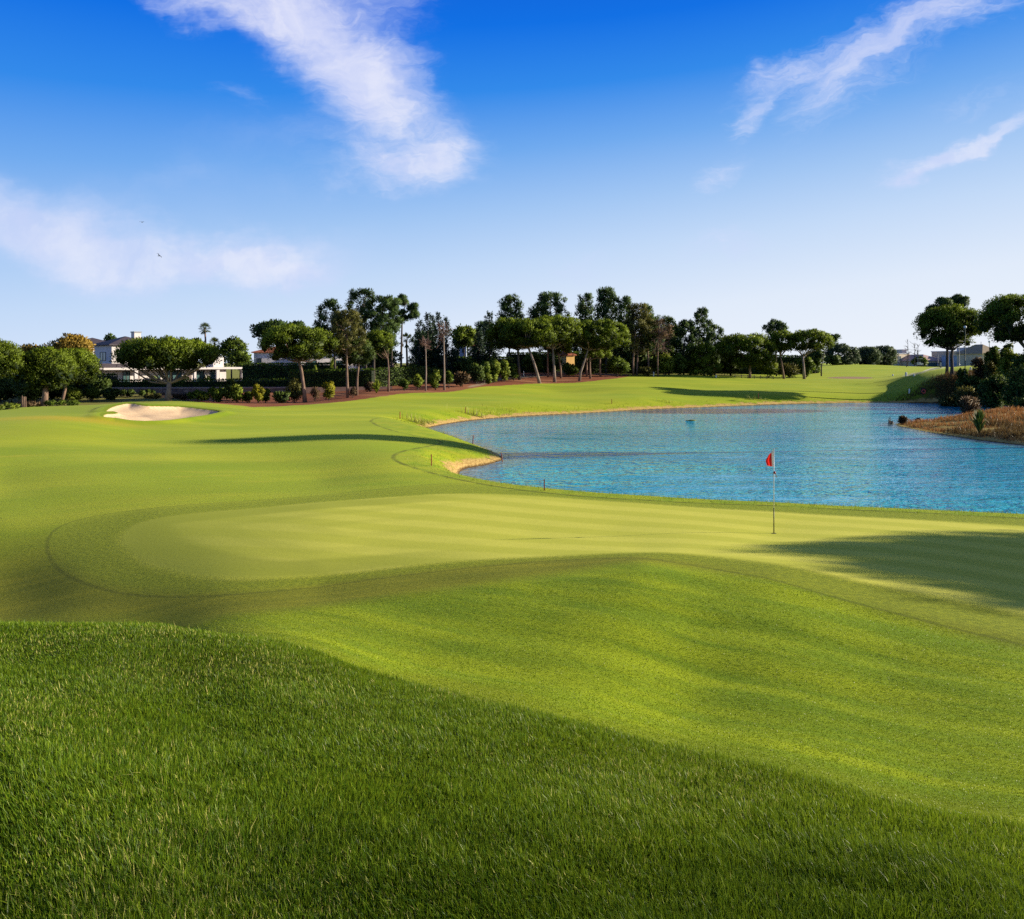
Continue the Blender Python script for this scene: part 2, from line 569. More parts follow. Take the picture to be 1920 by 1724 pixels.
fib = fibres(0.88, -0.47, 5.0, 22.0)
puff = N.noise(N.vmath('ADD', cv, N.vmath('SCALE', warpv, scale=1.5)), 10.0, 5.0, 0.55, 0.8)
big = total([blob(400, 20, 220, 60, -20, 0.5), blob(330, -5, 180, 40, -15, 0.45), blob(700, 60, 200, 90, 0, 0.35), blob(640, 330, 330, 60, 8, 0.3), blob(500, 10, 299, 110.5, -22, 0.85), blob(640, -10, 299, 91, 0, 0.95), blob(600, 100, 253, 123.5, -38, 0.95), blob(690, 170, 195.5, 169, -30, 0.95), blob(720, 120, 126.5, 117, 0, 0.4), blob(770, 270, 218.5, 156, -20, 0.9),
             blob(730, 340, 264.5, 71.5, 12, 0.55), blob(845, 290, 115, 78, 30, 0.5), blob(845, 358, 80.5, 28.6, 12, 0.5), blob(460, 170, 103.5, 28.6, -18, 0.4), blob(610, 300, 184, 52, -6, 0.3), blob(520, 230, 218.5, 52, -25, 0.3)])
low = total([blob(520, 490, 330, 100, 0, 0.4), blob(330, 440, 520, 140, -8, 0.30), blob(520, 290, 420, 120, 12, 0.28), blob(560, 470, 260, 70, 0, 0.4), blob(10, 390, 241.5, 130, -30, 0.9), blob(120, 420, 241.5, 117, -22, 0.55), blob(170, 470, 345, 104, -12, 0.6), blob(330, 490, 322, 78, -5, 0.6), blob(480, 500, 230, 80.6, 0, 0.7), blob(590, 492, 138, 39, 0, 0.3), blob(330, 345, 230, 52, 8, 0.25), blob(500, 260, 299, 52, 10, 0.2), blob(740, 545, 46, 32.5, 0, 0.3)])
fine = total([blob(1560, 110, 330, 110, 20, 0.35), blob(1760, 60, 300, 110, 20, 0.35), blob(1840, 180, 220, 60, 15, 0.3), blob(1560, 190, 170, 90, 40, 0.35), blob(1660, 75, 363, 82.5, 16, 0.75), blob(1800, 20, 220, 75, 16, 0.7), blob(1590, 140, 209, 63, 45, 0.65), blob(1470, 125, 143, 42, 8, 0.55), blob(1405, 225, 110, 45, 52, 1.0), blob(1335, 345, 120, 42, 30, 1.0), blob(1640, 180, 143, 51, 35, 0.4),
              blob(1770, 300, 165, 45, 22, 1.6), blob(1870, 270, 143, 36, 32, 1.5), blob(1700, 350, 77, 30, 20, 0.7), blob(1720, 316, 88, 45, 20, 0.6), blob(1830, 205, 154, 39, 12, 0.35), blob(1370, 465, 140, 60, 3, 0.9), blob(1080, 495, 110, 45, 0, 0.7), blob(1400, 210, 121, 90, 40, 0.25)])
comb = fibres(0.86, 0.51, 7.0, 40.0, 6.0, 0.7, 0.5, 3.0)
wisp = fibres(0.985, 0.17, 9.0, 55.0, 6.0, 0.7, 0.9, 7.0)
tex_b = N.math('ADD', N.math('MULTIPLY', N.math('SUBTRACT', fib, 0.5), 1.25), N.math('ADD', N.math('MULTIPLY', N.math('SUBTRACT', puff, 0.5), 0.7), N.math('MULTIPLY', N.math('SUBTRACT', wisp, 0.5), 1.0)))
dens_b = N.math('MULTIPLY', N.smooth(N.math('ADD', big, tex_b), 0.02, 2.2), N.lin(big, 0.0, 0.6))
dens_l = N.math('MULTIPLY', N.smooth(N.math('ADD', low, N.math('ADD', N.math('MULTIPLY', N.math('SUBTRACT', puff, 0.5), 0.55), N.math('MULTIPLY', N.math('SUBTRACT', wisp, 0.5), 0.3))), -0.1, 2.0), N.lin(low, 0.0, 0.7))
tex_f = N.math('ADD', N.math('MULTIPLY', N.math('SUBTRACT', comb, 0.5), 1.7), N.math('ADD', N.math('MULTIPLY', N.math('SUBTRACT', fib, 0.5), 0.6), N.math('MULTIPLY', N.math('SUBTRACT', wisp, 0.5), 1.5)))
dens_f = N.math('MULTIPLY', N.smooth(N.math('ADD', fine, tex_f), 0.05, 2.0), N.lin(fine, 0.0, 0.7))
dens = N.math('MULTIPLY', N.math('ADD', N.math('MULTIPLY', dens_b, 0.88), N.math('ADD', N.math('MULTIPLY', dens_l, 0.74), N.math('MULTIPLY', dens_f, 0.68))), N.smooth(dy, 0.02, 0.3), clamp=True)
ccol = N.mix(N.smooth(puff, 0.35, 0.7), (0.66, 0.71, 0.96), (0.85, 0.86, 0.985))
ccol = N.mix(N.smooth(dens, 0.2, 0.8), (0.62, 0.71, 0.97), ccol)
bg = N.node('ShaderNodeBackground', {'Color': N.mix(dens, base_sky, ccol), 'Strength': 1.0})
wo = N.node('ShaderNodeOutputWorld')
world.node_tree.links.new(bg.outputs[0], wo.inputs[0])
SC.view_settings.view_transform = 'Standard'
SC.view_settings.look = 'None'
SC.view_settings.exposure = 0
SC.cycles.use_denoising = False
SC.cycles.max_bounces = 6
SC.cycles.transparent_max_bounces = 4

# ---------------------------------------------------------------- zones of the golf hole, as outlines on the ground plan
GREEN = smooth_poly(hits([(222, 1012), (238, 988), (300, 970), (420, 958), (560, 946), (720, 934), (880, 925), (1000, 930), (1150, 941), (1300, 952), (1450, 960), (1700, 974), (1920, 988), (2250, 1006)]) + [(14, 14.2)]
                    + hits([(2050, 1195), (1920, 1152), (1660, 1102), (1460, 1058), (1330, 1043), (1210, 1036), (1060, 1042), (900, 1050), (760, 1062), (640, 1076), (540, 1084), (450, 1087), (360, 1080), (285, 1062), (240, 1038)]), 2)
COLLAR = smooth_poly(hits([(88, 1022), (100, 995), (135, 978), (190, 966), (300, 952), (500, 938), (700, 920), (860, 906), (920, 912), (1020, 924), (1200, 938), (1450, 948), (1700, 960), (1920, 973), (2300, 985)]) + [(17, 14)]
                     + hits([(2200, 1290), (1920, 1208), (1735, 1163), (1560, 1118), (1370, 1071), (1250, 1052), (1150, 1046), (1050, 1050), (900, 1063), (725, 1083), (600, 1100), (475, 1114), (375, 1119), (260, 1116), (205, 1107), (145, 1088), (102, 1060)]), 1)
BANK = smooth_poly(hits([(690, 788), (712, 801), (760, 815), (838, 828), (800, 838), (748, 848), (735, 857), (745, 867), (800, 885), (870, 902), (940, 914), (1020, 925), (1200, 938.5), (1450, 948.5), (1700, 960.5), (1920, 973.5), (2300, 985.5)])
                   + [(40, 30), (70, 60), (80, 90)] + hits([(1760, 757), (1640, 745), (1500, 746), (1300, 752), (1100, 760), (1000, 766), (900, 774), (800, 779), (720, 783)]), 1)
BUNKER = smooth_poly(hits([(195, 776), (208, 766), (231, 760), (246, 758.5), (262, 762), (278, 764), (300, 764), (342, 764.5), (375, 769), (410, 773), (408, 777), (342, 787), (308, 792), (271, 793), (240, 791), (217, 787), (193, 786), (196, 778.5), (226, 778), (213, 773)]), 2)
BUNKER_B = smooth_poly(hits([(1540, 709.5), (1575, 706.5), (1625, 707), (1643, 709.5), (1600, 711)]), 2)
MULCH = smooth_poly([((px_ - CX) / F * Y_, Y_) for px_, Y_ in ((455, 72), (520, 74), (570, 76.5), (640, 79), (720, 85), (790, 90), (850, 93.5), (930, 103), (1010, 108.5), (1100, 112.5), (1175, 119))] + [(22, 136), (8, 150), (-30, 140), (-48, 118), (-50, 98), (-38, 84)], 1)
PATH = smooth_poly(hits([(888, 727), (925, 716.5), (965, 709.5), (1010, 706.5), (1060, 704.5), (1066, 703.6), (1010, 704.3), (955, 706.3), (915, 713.5), (872, 726)]), 1)
CART = smooth_poly(hits([(1690, 706), (1712, 701), (1738, 694), (1748, 691), (1760, 688.6), (1772, 689.2), (1766, 690.6), (1754, 693), (1735, 698), (1715, 703.5)]), 1)
SCRUB = smooth_poly(hits([(1660, 758), (1690, 745), (1725, 728), (1765, 709), (1800, 697), (1850, 690), (2000, 680)]) + [(100, 90), (95, 60), (75, 62), (66, 80), (70, 97)], 1)
SPIT = [(30.5, 66), (30.5, 58), (32, 52), (33, 47), (38, 43), (60, 40), (110, 60), (100, 80), (70, 85), (60, 80), (46, 73.5), (38, 70)]
ROUGH = smooth_poly(hits([(-700, 1190), (-300, 1178), (0, 1170), (300, 1172), (420, 1190), (600, 1233), (800, 1285), (960, 1331), (1200, 1388), (1400, 1437), (1600, 1485), (1800, 1530), (1920, 1557), (2300, 1655)], y0=0.8) + [(4.5, 1.6), (7, -0.5), (9, -4), (-14, -3), (-14, 6)], 1)
LOBE = smooth_poly(hits([(370, 1165), (500, 1150), (650, 1131), (800, 1109), (950, 1089), (1080, 1070), (1180, 1052), (1400, 1075), (1600, 1125), (1920, 1212), (2300, 1300)], y0=0.8) + [(18, 12), (18, 0), (6, 1), (-2, 2), (-8, 7)], 2)

# ---------------------------------------------------------------- ground mesh
us = np.concatenate([np.linspace(-4, -0.9, 40, endpoint=False), np.linspace(-0.9, -0.72, 30, endpoint=False), np.linspace(-0.72, 0.72, 640, endpoint=False), np.linspace(0.72, 0.95, 40, endpoint=False), np.linspace(0.95, 4, 40)])
ys = np.concatenate([-np.exp(np.linspace(math.log(60), math.log(1.0), 24)), np.linspace(-0.8, 1.9, 16), np.exp(np.linspace(math.log(2.0), math.log(150), 640)), np.exp(np.linspace(math.log(153), math.log(4000), 60))])
yp = (ys + np.sqrt(ys * ys + 9.0)) / 2
GX = us[None, :] * np.maximum(yp, 1.0)[:, None]
GX[ys < 0] = us[None, :] * (3.0 - 1.2 * ys[ys < 0])[:, None]
GY = np.broadcast_to(ys[:, None], GX.shape)
g_d = poly_sdf(GX, GY, POND)
g_z = ground_z(GX, GY, g_d).ravel()
gx, gy = GX.ravel(), GY.ravel()
Z = {'shore': -g_d}
for k, p in (('green', GREEN), ('collar', COLLAR), ('bank', BANK), ('bunker', BUNKER), ('bunkerb', BUNKER_B), ('mulch', MULCH), ('path', PATH), ('cart', CART), ('scrub', SCRUB), ('spit', SPIT), ('rough', ROUGH), ('lobe', LOBE)):
    Z[k] = poly_sdf(gx, gy, p)
# the sand lies in a hollow with a raised lip
bk = Z['bunker']
g_z = g_z - 0.40 * np.clip(bk / 2.2, 0, 1) ** 0.7 * (bk > 0) + 0.05 * np.sin(gx * 1.9 + gy) * np.sin(gy * 1.3 - gx * 0.7) * np.clip(bk / 1.5, 0, 1) + 0.18 * np.exp(-((bk + 0.5) / 0.6) ** 2) * (gy < 90)
g_z = g_z - 0.015 * np.clip(np.maximum(Z['path'], Z['cart']) / 0.2, 0, 1)
zone = np.zeros(len(gx), int)
zone[Z['green'] > 0] = 1
zone[np.maximum(Z['bunker'], Z['bunkerb']) > 0] = 2
zone[(Z['mulch'] > 0)] = 3
zone[Z['path'] > 0] = 4
zone[Z['cart'] > 0] = 5
GV = np.stack([gx, gy, g_z], 1)
nr, nc = GX.shape
ii = (np.arange(nr - 1)[:, None] * nc + np.arange(nc - 1)[None]).ravel()
QUADS = np.stack([ii, ii + 1, ii + nc + 1, ii + nc], 1)
du = np.zeros_like(GV)
grid = GV.reshape(nr, nc, 3)
tu = np.gradient(grid, axis=1)
tv = np.gradient(grid, axis=0)
GN = norm(np.cross(tu, tv)).reshape(-1, 3)
qz = zone[QUADS].max(1)


def ground_piece(name, sel, mat, kind='structure'):
    q = QUADS[sel]
    used, inv = np.unique(q, return_inverse=True)
    V = GV[used]
    me = np_mesh(name, V, inv.ravel(), np.arange(len(q)) * 4, None, GN[used])
    for k in Z:
        a = me.attributes.new('z_' + k, 'FLOAT', 'POINT')
        a.data.foreach_set('value', np.ascontiguousarray(np.clip(Z[k][used], -30, 30), dtype=np.float32))
    o = link_mesh(name, me, mat)
    tag(o, kind=kind)
    return o


m_ground, nt = new_mat('turf_and_soil')
N = NT(nt)
P = N.pos()
A = {k: N.attr('z_' + k) for k in Z}
sp = N.node('ShaderNodeSeparateXYZ', {0: P})
flat = N.node('ShaderNodeCombineXYZ', {0: sp.outputs[0], 1: sp.outputs[1], 2: 0.0}).outputs[0]
n_big = N.noise(N.mapping(flat, scale=(0.10, 0.22, 1)), 1.0, 3.0)
n_med = N.noise(flat, 1.1, 4.0, 0.6)
n_sm = N.noise(flat, 9.0, 4.0, 0.65)
n_fine = N.noise(flat, 75.0, 5.0, 0.8)
n_streak = N.noise(N.mapping(flat, scale=(0.35, 2.6, 1), rot=(0, 0, math.radians(14))), 1.0, 4.0, 0.6)
n_far = N.noise(N.mapping(flat, scale=(0.05, 0.33, 1), rot=(0, 0, math.radians(-8))), 1.0, 4.0, 0.6)
sl_ = N.node('ShaderNodeCombineXYZ', {0: N.vmath('DOT_PRODUCT', P, (0.20, -0.19, 0.0)), 1: N.vmath('DOT_PRODUCT', P, (1.15, 1.24, 0.0)), 2: 0.0}).outputs[0]
n_lobe = N.noise(sl_, 1.0, 5.0, 0.62)
edge = N.math('MULTIPLY', N.math('SUBTRACT', n_sm, 0.5), 0.12)
# fairway
fw = N.mix(N.smooth(n_big, 0.3, 0.7), (0.205, 0.32, 0.004), (0.345, 0.41, 0.010))
fw = N.mix(N.math('MULTIPLY', N.smooth(n_far, 0.42, 0.72), 0.55), fw, (0.45, 0.45, 0.025))
fw = N.mix(N.math('MULTIPLY', N.smooth(n_streak, 0.45, 0.8), 0.35), fw, (0.23, 0.30, 0.006))
fst = N.math('SINE', N.math('ADD', N.math('MULTIPLY', N.vmath('DOT_PRODUCT', P, (-0.22, 0.975, 0.0)), 1.05), N.math('MULTIPLY', n_big, 5.0)))
fw = N.mix(N.math('MULTIPLY', N.smooth(fst, -0.4, 0.8), 0.30), fw, (0.20, 0.28, 0.005))
fw = N.mix(N.math('MULTIPLY', N.smooth(N.noise(N.mapping(flat, scale=(0.22, 0.9, 1), rot=(0, 0, math.radians(10))), 1.0, 5.0, 0.7), 0.55, 0.72), 0.5), fw, (0.50, 0.43, 0.03))
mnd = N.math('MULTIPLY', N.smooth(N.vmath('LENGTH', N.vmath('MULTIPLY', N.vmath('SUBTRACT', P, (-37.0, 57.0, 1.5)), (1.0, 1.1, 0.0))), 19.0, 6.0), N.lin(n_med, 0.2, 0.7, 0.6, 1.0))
fw = N.mix(mnd, fw, (0.11, 0.20, 0.006))  # shading of the mound painted in as darker green
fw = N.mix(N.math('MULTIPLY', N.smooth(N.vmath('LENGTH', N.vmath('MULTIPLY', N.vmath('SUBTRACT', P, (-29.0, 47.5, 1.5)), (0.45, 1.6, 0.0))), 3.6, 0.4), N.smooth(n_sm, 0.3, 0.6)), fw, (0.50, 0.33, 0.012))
# first cut in front of the green
apron = N.mix(N.smooth(n_streak, 0.35, 0.7), (0.155, 0.170, 0.006), (0.25, 0.24, 0.010))
lobe = N.mix(N.smooth(n_lobe, 0.34, 0.64), (0.165, 0.275, 0.003), (0.32, 0.405, 0.004))
lobe = N.mix(N.math('MULTIPLY', N.smooth(n_med, 0.5, 0.8), 0.4), lobe, (0.16, 0.22, 0.004))
nearz = N.math('MULTIPLY', N.smooth(sp.outputs[1], 24.0, 17.0), 1.0)
col = N.mix(nearz, fw, apron)
col = N.mix(N.math('MULTIPLY', N.smooth(N.math('ADD', A['lobe'], N.math('MULTIPLY', edge, 4.0)), -0.5, 0.6), nearz), col, lobe)
# collar and green
collar = N.mix(N.smooth(n_sm, 0.3, 0.7), (0.16, 0.215, 0.007), (0.28, 0.32, 0.011))
e_col = N.math('ADD', A['collar'], edge)
col = N.mix(N.math('MULTIPLY', N.smooth(e_col, -0.25, 0.5), 0.85), col, collar)
line_c = N.math('MULTIPLY', N.smooth(N.math('ABSOLUTE', N.math('ADD', e_col, 0.03)), 0.08, 0.015), N.smooth(n_med, 0.30, 0.5, 0.55, 1.0))
st = N.math('SINE', N.math('ADD', N.math('MULTIPLY', N.vmath('DOT_PRODUCT', P, (0.42, 0.91, 0.0)), 4.2), N.math('MULTIPLY', n_big, 1.2)))
green = N.mix(N.smooth(st, -0.6, 0.6), (0.52, 0.52, 0.050), (0.64, 0.61, 0.080))
green = N.mix(N.math('MULTIPLY', N.smooth(n_med, 0.35, 0.75), 0.30), green, (0.45, 0.46, 0.05))
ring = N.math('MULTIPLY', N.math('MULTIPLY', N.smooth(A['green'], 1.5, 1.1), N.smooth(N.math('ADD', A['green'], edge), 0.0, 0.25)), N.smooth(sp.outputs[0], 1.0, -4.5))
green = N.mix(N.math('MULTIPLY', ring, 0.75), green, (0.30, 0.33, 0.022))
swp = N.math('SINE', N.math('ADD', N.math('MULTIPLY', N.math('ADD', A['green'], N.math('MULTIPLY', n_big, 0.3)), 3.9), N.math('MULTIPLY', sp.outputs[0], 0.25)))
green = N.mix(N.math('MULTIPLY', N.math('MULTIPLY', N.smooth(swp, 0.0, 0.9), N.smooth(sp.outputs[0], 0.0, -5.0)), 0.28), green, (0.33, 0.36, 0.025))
green = N.mix(N.smooth(sp.outputs[0], -3.0, -10.5, 0.0, 0.75), green, (0.27, 0.31, 0.014))  # left end darkened, the shade of the slope painted into the turf
col = N.mix(N.smooth(N.math('ADD', A['green'], edge), -0.30, 0.25), col, green)
# bank above the water
bank = N.mix(N.smooth(n_med, 0.3, 0.7), (0.19, 0.31, 0.005), (0.34, 0.40, 0.010))
bank = N.mix(N.math('MULTIPLY', N.smooth(n_far, 0.45, 0.75), 0.6), bank, (0.42, 0.34, 0.03))
e_bank = N.math('ADD', A['bank'], N.math('MULTIPLY', edge, 1.5))
col = N.mix(N.smooth(e_bank, -0.05, 0.08), col, bank)
line_b = N.math('MULTIPLY', N.smooth(N.math('ABSOLUTE', e_bank), 0.17, 0.04), N.math('MULTIPLY', N.smooth(sp.outputs[1], 70.0, 55.0), N.smooth(n_med, 0.3, 0.6)))
# first rough under the long blades
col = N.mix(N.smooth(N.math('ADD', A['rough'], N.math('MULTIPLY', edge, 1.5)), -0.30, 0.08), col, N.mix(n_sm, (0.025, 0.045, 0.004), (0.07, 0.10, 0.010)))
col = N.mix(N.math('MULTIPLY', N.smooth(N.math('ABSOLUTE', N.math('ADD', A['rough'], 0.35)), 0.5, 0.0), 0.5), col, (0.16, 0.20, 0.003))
# mulch, scrub, spit
mul = N.mix(N.smooth(n_sm, 0.3, 0.72), (0.17, 0.056, 0.028), (0.44, 0.165, 0.085))
mul = N.mix(N.smooth(n_big, 0.45, 0.75), mul, (0.46, 0.22, 0.11))
mfac = N.smooth(N.math('ADD', A['mulch'], N.math('MULTIPLY', N.math('SUBTRACT', n_med, 0.5), 1.6)), -0.3, 0.3)
col = N.mix(mfac, col, mul)
wild = N.mix(N.smooth(n_med, 0.35, 0.7), (0.045, 0.055, 0.012), (0.12, 0.085, 0.03))
col = N.mix(N.smooth(N.math('ADD', A['scrub'], N.math('MULTIPLY', N.math('SUBTRACT', n_med, 0.5), 5.0)), -2.5, 2.5), col, wild)
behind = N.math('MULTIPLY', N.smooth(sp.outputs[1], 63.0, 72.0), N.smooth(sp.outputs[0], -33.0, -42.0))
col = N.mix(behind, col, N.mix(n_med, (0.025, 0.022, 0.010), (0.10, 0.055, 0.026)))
yard = N.math('MULTIPLY', N.smooth(sp.outputs[1], 133.0, 140.0), N.smooth(sp.outputs[0], 48.0, 40.0))
col = N.mix(yard, col, wild)
spit = N.mix(N.smooth(n_med, 0.35, 0.7), (0.17, 0.075, 0.03), (0.36, 0.165, 0.06))
col = N.mix(N.smooth(A['spit'], -1.2, 0.4), col, spit)
# sand and paths
rake = N.noise(N.mapping(flat, scale=(1.2, 7, 1), rot=(0, 0, math.radians(30))), 1.0, 3.0, 0.6)
sand = N.mix(N.smooth(N.math('ADD', N.math('MULTIPLY', n_sm, 0.6), N.math('MULTIPLY', rake, 0.4)), 0.35, 0.65), (0.66, 0.45, 0.26), (0.86, 0.64, 0.40))
e_s = N.math('ADD', N.math('MAXIMUM', A['bunker'], A['bunkerb']), edge)
col = N.mix(N.smooth(N.math('ABSOLUTE', N.math('ADD', e_s, 0.12)), 0.2, 0.05), col, (0.13, 0.18, 0.005))
col = N.mix(N.smooth(e_s, -0.03, 0.05), col, sand)
col = N.mix(N.smooth(A['bunkerb'], -0.1, 0.2), col, (0.45, 0.30, 0.17))
col = N.mix(N.smooth(N.math('ADD', A['path'], N.math('MULTIPLY', edge, 3.0)), -0.15, 0.25), col, N.mix(n_sm, (0.36, 0.24, 0.14), (0.52, 0.38, 0.26)))
col = N.mix(N.smooth(A['cart'], -0.05, 0.1), col, N.mix(n_sm, (0.10, 0.10, 0.115), (0.15, 0.15, 0.165)))
col = N.mix(N.smooth(N.math('ABSOLUTE', A['cart']), 0.35, 0.22), col, (0.55, 0.50, 0.42))
# eroded earth at the water's edge
soil = N.mix(N.smooth(n_sm, 0.3, 0.7), (0.34, 0.19, 0.055), (0.66, 0.46, 0.17))
soil = N.mix(N.smooth(n_med, 0.55, 0.75), soil, (0.20, 0.15, 0.04))
soil = N.mix(N.smooth(N.math('ADD', A['shore'], N.math('MULTIPLY', edge, 2.0)), 0.16, 0.02), soil, (0.10, 0.055, 0.025))
col = N.mix(N.smooth(N.math('ADD', A['shore'], N.math('MULTIPLY', N.math('SUBTRACT', n_med, 0.5), 2.0)), 0.85, 0.40), col, soil)
# grain of the cut blades, thinner with growing cut height
grain = N.math('ADD', N.math('MULTIPLY', N.math('SUBTRACT', n_fine, 0.5), 1.5), N.math('MULTIPLY', N.math('SUBTRACT', n_sm, 0.5), 0.7))
gain = N.math('ADD', 1.0, N.math('MULTIPLY', grain, N.math('MULTIPLY', N.smooth(A['green'], -0.1, 0.2, 0.70, 0.22), N.smooth(sp.outputs[1], 14.0, 60.0, 1.0, 0.4))))
col = N.mix(1.0, col, N.node('ShaderNodeCombineColor', {0: gain, 1: gain, 2: gain}).outputs[0], 'MULTIPLY')
col = N.mix(N.math('MULTIPLY', N.math('MAXIMUM', N.math('MULTIPLY', line_c, 0.6), line_b), 0.8), col, (0.03, 0.045, 0.004))  # collar and bank edge lines, the shadow of longer grass painted dark
h = N.math('ADD', N.math('MULTIPLY', n_fine, 0.6), N.math('MULTIPLY', n_sm, 0.9))
bmp = N.bump(h, N.math('MULTIPLY', N.smooth(A['green'], -0.1, 0.2, 0.55, 0.15), N.smooth(sp.outputs[1], 14.0, 60.0, 1.0, 0.3)), 0.03)
bare = N.math('SUBTRACT', 1.0, N.math('MAXIMUM', mfac, N.smooth(e_s, -0.03, 0.05)))
bs = N.node('ShaderNodeBsdfPrincipled', {'Base Color': col, 'Roughness': 0.9, 'Specular IOR Level': 0.1, 'Normal': bmp, 'Sheen Weight': N.math('MULTIPLY', bare, 0.12), 'Sheen Roughness': 0.5, 'Sheen Tint': (0.8, 0.85, 0.2, 1)})
N.out(bs.outputs[0])

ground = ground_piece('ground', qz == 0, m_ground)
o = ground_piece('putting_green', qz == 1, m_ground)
tag(o, 'smooth striped putting green beside the pond', 'putting green')
o = ground_piece('sand_bunker', (qz == 2) & (GY.ravel()[QUADS[:, 0]] < 90), m_ground)
tag(o, 'pale sand bunker cut into the grass mound at the left', 'bunker')
o = ground_piece('sand_bunker', (qz == 2) & (GY.ravel()[QUADS[:, 0]] >= 90), m_ground)
tag(o, 'thin pinkish bunker in front of the far grassy mound', 'bunker')
o = ground_piece('mulch_bed', qz == 3, m_ground)
tag(o, 'reddish bark mulch under the row of pines', 'ground')
tag(ground_piece('footpath', qz == 4, m_ground), 'pale sandy path through the mulch to the pines', 'path')
tag(ground_piece('cart_path', qz == 5, m_ground), 'grey cart path with a pale kerb over the far mound', 'path')

# ---------------------------------------------------------------- water
m_water, nt = new_mat('pond_water')
N = NT(nt)
P = N.pos()
def waves(Pv):
    w1 = N.noise(N.mapping(Pv, scale=(1.0, 1.7, 1), rot=(0, 0, math.radians(8))), 1.0, 2.0, 0.5, 0.2)
    w2 = N.noise(N.mapping(Pv, scale=(3.4, 5.2, 1), rot=(0, 0, math.radians(-12))), 1.0, 3.0, 0.62, 0.3)
    return N.math('ADD', N.math('MULTIPLY', w1, 0.36), N.math('MULTIPLY', w2, 0.22))


patch = N.noise(N.mapping(P, scale=(0.03, 0.10, 1), rot=(0, 0, math.radians(5))), 1.0, 3.0, 0.6)
E_ = 0.06
h0 = waves(P)
gust = N.noise(N.mapping(P, scale=(0.10, 0.55, 1), rot=(0, 0, math.radians(4))), 1.0, 4.0, 0.65)
amp = N.math('MULTIPLY', N.lin(patch, 0.35, 0.65, 0.6, 1.0), N.lin(gust, 0.35, 0.65, 0.15, 0.85))
sxn = N.math('MULTIPLY', N.math('DIVIDE', N.math('SUBTRACT', h0, waves(N.vmath('ADD', P, (E_, 0, 0)))), E_), amp)
syn = N.math('MULTIPLY', N.math('DIVIDE', N.math('SUBTRACT', h0, waves(N.vmath('ADD', P, (0, E_, 0)))), E_), amp)
nb = N.vmath('NORMALIZE', N.node('ShaderNodeCombineXYZ', {0: sxn, 1: syn, 2: 1.0}).outputs[0])
deep = N.mix(N.smooth(patch, 0.35, 0.65), (0.004, 0.36, 0.56), (0.035, 0.53, 0.67))
shal = N.smooth(N.attr('depth_in'), 0.0, 2.5)
body = N.mix(shal, (0.24, 0.37, 0.37), deep)
wb = N.node('ShaderNodeBsdfPrincipled', {'Base Color': body, 'Roughness': 0.06, 'IOR': 1.42, 'Normal': nb, 'Specular IOR Level': 0.5})
N.out(wb.outputs[0])
pu = np.concatenate([np.linspace(-0.3, 0.72, 260), np.linspace(0.74, 2.2, 40)])
py_ = np.exp(np.linspace(math.log(20.5), math.log(104), 220))
PX = pu[None] * py_[:, None]
PY = np.broadcast_to(py_[:, None], PX.shape)
pd = poly_sdf(PX, PY, POND)
n2, m2 = PX.shape
ii = (np.arange(n2 - 1)[:, None] * m2 + np.arange(m2 - 1)[None]).ravel()
q = np.stack([ii, ii + 1, ii + m2 + 1, ii + m2], 1)
q = q[(pd[q].max(1) > -0.9)]
used, inv = np.unique(q, return_inverse=True)
V = np.stack([PX.ravel()[used], PY.ravel()[used], np.zeros(len(used))], 1)
me = np_mesh('pond_water', V, inv.ravel(), np.arange(len(q)) * 4)
a = me.attributes.new('depth_in', 'FLOAT', 'POINT')
a.data.foreach_set('value', pd[used].astype(np.float32))
water = tag(link_mesh('water', me, m_water), 'wind-rippled turquoise pond', 'pond', kind='structure')

# ---------------------------------------------------------------- grass blades
def blade_mesh(name, x, y, L, wid, lean, tint, mat, kind='stuff', seg_bend=0.6, yaw_bias=None):
    n = len(x)
    z = ground_z(x, y)
    B = np.stack([x, y, z - 0.004], 1)
    yaw = rng.uniform(0, 2 * np.pi, n)
    ld = np.stack([np.cos(yaw), np.sin(yaw), np.zeros(n)], 1)
    if yaw_bias is not None:
        ld = norm(ld + np.array(yaw_bias))
    fa = rng.uniform(0, 2 * np.pi, n)
    S = np.stack([np.cos(fa), np.sin(fa), np.zeros(n)], 1)
    L, wid, lean = L[:, None], wid[:, None], lean[:, None]
    up = np.array([0, 0, 1.0])
    m = B + L * 0.5 * (up * np.sqrt(np.maximum(1 - (lean * 0.6) ** 2, 0.05)) + ld * lean * 0.6)
    t = m + L * 0.5 * (up * np.sqrt(np.maximum(1 - np.minimum(lean * 1.5, 0.97) ** 2, 0.05)) + ld * np.minimum(lean * 1.5, 0.97))
    V = np.stack([B - S * wid * 0.5, B + S * wid * 0.5, m + S * wid * 0.42, m - S * wid * 0.42, t], 1).reshape(-1, 3)
    k = np.arange(n)[:, None] * 5
    loops = np.concatenate([k + np.array([0, 1, 2, 3]), k + np.array([3, 2, 4])], 1).ravel()
    starts = (np.arange(n)[:, None] * 7 + np.array([0, 4])).ravel()
    T = np.repeat(tint, 5).reshape(n, 5)
    me = np_mesh(name, V, loops, starts, T.ravel())
    a = me.attributes.new('along', 'FLOAT', 'POINT')
    a.data.foreach_set('value', np.tile(np.array([0, 0, 0.5, 0.5, 1.0], dtype=np.float32), n))
    o = link_mesh(name, me, mat)
    return tag(o, kind=kind)


